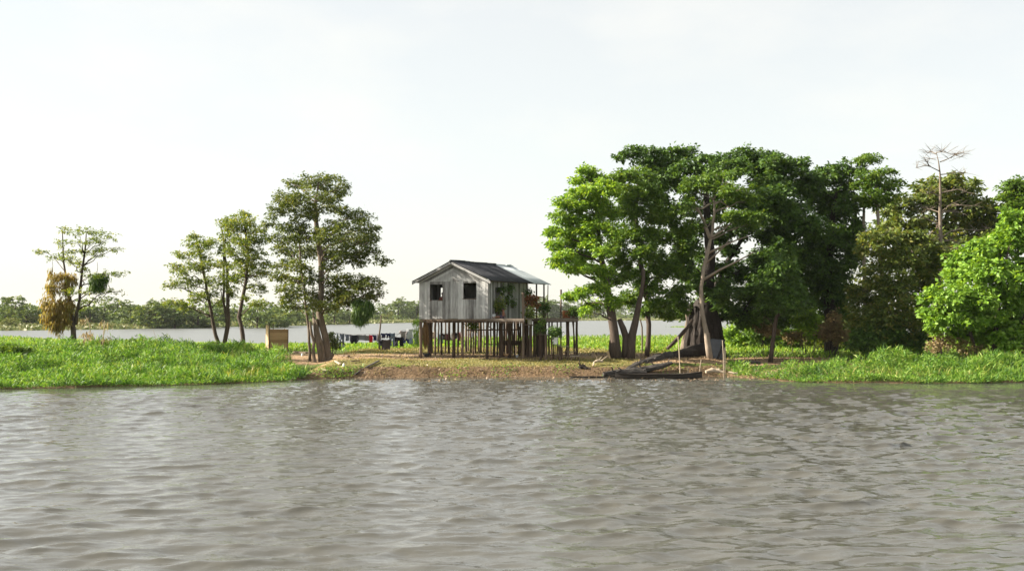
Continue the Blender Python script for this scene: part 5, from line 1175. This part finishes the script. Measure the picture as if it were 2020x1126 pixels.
log('driftwood_log', 'short dark driftwood log with ragged end right behind the canoe', [(1255, 731, 67.0, .2), (1280, 727, 67.2, .2), (1305, 722, 67.4, .17), (1326, 716, 67.6, .10)], M['drift'], 'log', stubs=8, seed=3)
log('driftwood_log', 'dark root tangle above the left end of the canoe', [(1190, 738, 66.3, .13), (1220, 734, 66.6, .2), (1250, 734, 66.8, .26), (1275, 735, 66.8, .2)], M['drift'], 'log', stubs=12, seed=4)
log('broken_branch', 'broken branch leaning on the great trunk with pale snapped end', [(1316, 688, 74, .10), (1336, 668, 74.3, .12), (1356, 646, 74.6, .11), (1366, 630, 75, .08)], M['bark_brown'], 'branch', seed=5)
log('curved_log', 'long grey curved branch lying on the shaded bank right of poles', [(1440, 721, 68.0, .05), (1455, 716, 68.2, .10), (1478, 713.5, 68.4, .11), (1500, 716, 68.4, .09)], M['drift'], 'log', seed=6)
log('pale_log', 'pale bleached log at the waterline right of the canoe', [(1392, 733, 66.4, .10), (1405, 729.5, 66.5, .15), (1418, 731, 66.5, .13), (1426, 734, 66.4, .07)], M['pale_wood'], 'log', seed=7)
log('pale_log', 'small pale board end by the waterline at the right grass', [(1437, 733.5, 66.2, .05), (1448, 736, 66.1, .06), (1455, 736, 66.1, .04)], M['pale_wood'], 'log', seed=8)
log('snag', 'forked pale driftwood snag on the lawn below the light green tree', [(1170, 722, 67.6, .05), (1172, 714, 68.0, .06), (1180, 711, 68.2, .09), (1190, 713, 68.2, .05)], M['pale_wood'], 'driftwood', stubs=3, seed=9)
log('stump', 'small dark stump on the bank edge left of the pale snag', [(1143, 726, 67.4, .12), (1149, 722, 67.5, .17), (1158, 727, 67.3, .10)], M['bark_dark'], 'stump', stubs=4, seed=10)
for lb, pts, r in [('thin pale mooring pole standing behind the canoe middle', [(1343, 735), (1340, 700), (1337.5, 664)], .026), ('thin reddish pole left of the twin poles at the canoe bow', [(1427.5, 738), (1427, 700), (1425, 671)], .022),
                   ('straight pale pole at the waterline right of the canoe bow', [(1430, 739), (1430, 710), (1430, 685)], .028), ('short leaning stake by the canoe bow', [(1379, 740), (1381, 725), (1383.5, 709)], .03), ('very short peg behind the canoe', [(1357, 733), (1357, 725)], .025)]:
    Y = 65.6; b = at(*pts[0], Y); b.z = min(b.z, zgs(b.x, Y)) - .4; o = MB().tube([Vector((0, 0, 0))] + [at(x, y, Y) - b for x, y in pts[1:]], [r * 1.1] + [r] * (len(pts) - 1), 6, wob=.05).build('mooring_pole', M['pale_wood']); o.location = b
    tag(o, lb, 'pole', 'poles at the landing')
g = gnd(1266, 80); o = MB().tube([Vector((0, 0, -.2)), at(1267, 665, 80) - g, at(1266.5, 645, 80) - g, at(1263, 630, 80) - g], [.06, .06, .055, .045], 7, wob=.06).build('crooked_post', M['bark_tan']); o.location = g; tag(o, 'crooked pale post standing alone in the meadow', 'post')
# board leaning on the light tree, sheet leaning on the great trunk
g = gnd(1203, 70.2); o = MB().bar((0, 0, -.05), (-.12, .2, .45), .14, .05).build('leaning_board', M['fresh']); o.location = g; tag(o, 'short pale board leaning at the foot of the light green tree', 'board')
g = gnd(1412, 73.2); tp = empty('leaning_sheet', g, 0, 'grey battered sheet leaning against the great dark trunk', 'sheet')
V, Fc = [], []
random.seed(8)
for j in range(6):
    for i in range(6): V.append((-.42 + .95 * i / 5 + .12 * j / 5 * (i > 3), .55 * j / 5 + .06 * math.sin(i * 1.9 + j), 1.25 * j / 5 + random.uniform(-.04, .04) - (.12 if i == 0 and j == 5 else 0)))
for j in range(5):
    for i in range(5): a = j * 6 + i; Fc.append((a, a + 1, a + 7, a + 6))
o = MB().add(V, Fc).build('sheet', plain('grey_sheet', (.10, .105, .115), .85, .35, 3), tp, smooth=True); s_ = o.modifiers.new('t', 'SOLIDIFY'); s_.thickness = .025
MB().bar((.1, -.05, 0), (.62, .3, 1.25), .12, .06).build('strut', M['drift'], tp)
# ground debris, left yard
for k, (lb, x0, y0, x1, y1, w_, m_) in enumerate([('dark flat board on the path right of the tall tree', 672, 704.5, 688, 705.5, .16, 'post'), ('broken pale slat on the bank below the tall tree', 661, 715.5, 671, 721, .12, 'pale_wood'),
        ('dark slat lying on the lawn below the laundry', 692, 716, 710, 714.5, .12, 'post'), ('long grey plank sloping down the bank to the river', 722, 730, 747, 715, .13, 'drift'), ('thin brown slat propped above the muddy hollow', 659, 715, 682, 716, .05, 'bark_tan'),
        ('short pale board in the muddy hollow', 635, 731, 644, 735.5, .13, 'pale_wood'), ('grey root running down to the water', 700, 742, 712, 735, .10, 'drift'), ('low rough timber beside the tall tree trunk', 580, 699, 616, 701, .3, 'bark_tan')]):
    A, B = gpt(x0, y0, 58, 90), gpt(x1, y1, 58, 90); up_ = Vector((0, 0, .05 + .4 * w_)); o = MB().bar(A * 0, B - A, w_, w_ * .35 + .02).build('board', M[m_]); o.location = A + up_; tag(o, lb, 'board')
for k, (px, py, lb) in enumerate([(678, 722.5, 'small white ball-like bottle in the muddy hollow'), (596, 702, 'tiny white cup by the timber at the tall tree')]):
    g = gpt(px, py, 58, 90); o = MB().tube([(0, 0, 0), (0, 0, .12), (0, 0, .16), (0, 0, .2)], [.07, .07, .03, .025], 9).build('bottle', M['white']); o.location = g; tag(o, lb, 'bottle')
# pale boards at the meadow's edge on the right
for k, (x0, y0, x1, y1, lb) in enumerate([(1612, 699.5, 1628, 697, 'pale board lying at the right meadow edge, lower of two'), (1617, 694.5, 1640, 695.5, 'pale board lying at the right meadow edge, upper of two')]):
    A, B = at(x0, y0, 71.5 + k * .3), at(x1, y1, 71.8 + k * .3); gz = max(zgs(A.x, A.y), zgs(B.x, B.y)) + .06; A.z = B.z = gz; o = MB().bar(A * 0, B - A, .14, .05).build('board', M['fresh']); o.location = A; tag(o, lb, 'board')
# floating weeds on the lake
rng = np.random.RandomState(3); n_ = 1500; Yw = 420; X = rng.normal(0, 2.6, n_) + at(1310, 645, Yw).x; Yy = rng.normal(0, 6, n_) + Yw - 70
P = np.stack([X, Yy, np.zeros(n_)], 1); tag(blades(rng, P, rng.uniform(.15, .4, n_), rng.uniform(.3, .7, n_), .7, M['meadow'], 'floating_weeds'), 'thin patch of floating weeds out on the lake', 'weeds', kind='stuff')

# ------------------------------------------------------------------ the air
mb = MB(); mb.box((0, 1520, 11), (5000, 3240, 34)); hz = mb.build('haze', None); tag(hz, kind='stuff')
m = bpy.data.materials.new('haze'); m.use_nodes = True; n, l = m.node_tree.nodes, m.node_tree.links; n.remove(n['Principled BSDF'])
v = n.new('ShaderNodeVolumePrincipled'); v.inputs['Color'].default_value = (.93, .96, 1.0, 1); v.inputs['Density'].default_value = .00006; v.inputs['Anisotropy'].default_value = .2
l.new(v.outputs[0], n['Material Output'].inputs['Volume']); hz.data.materials.append(m)
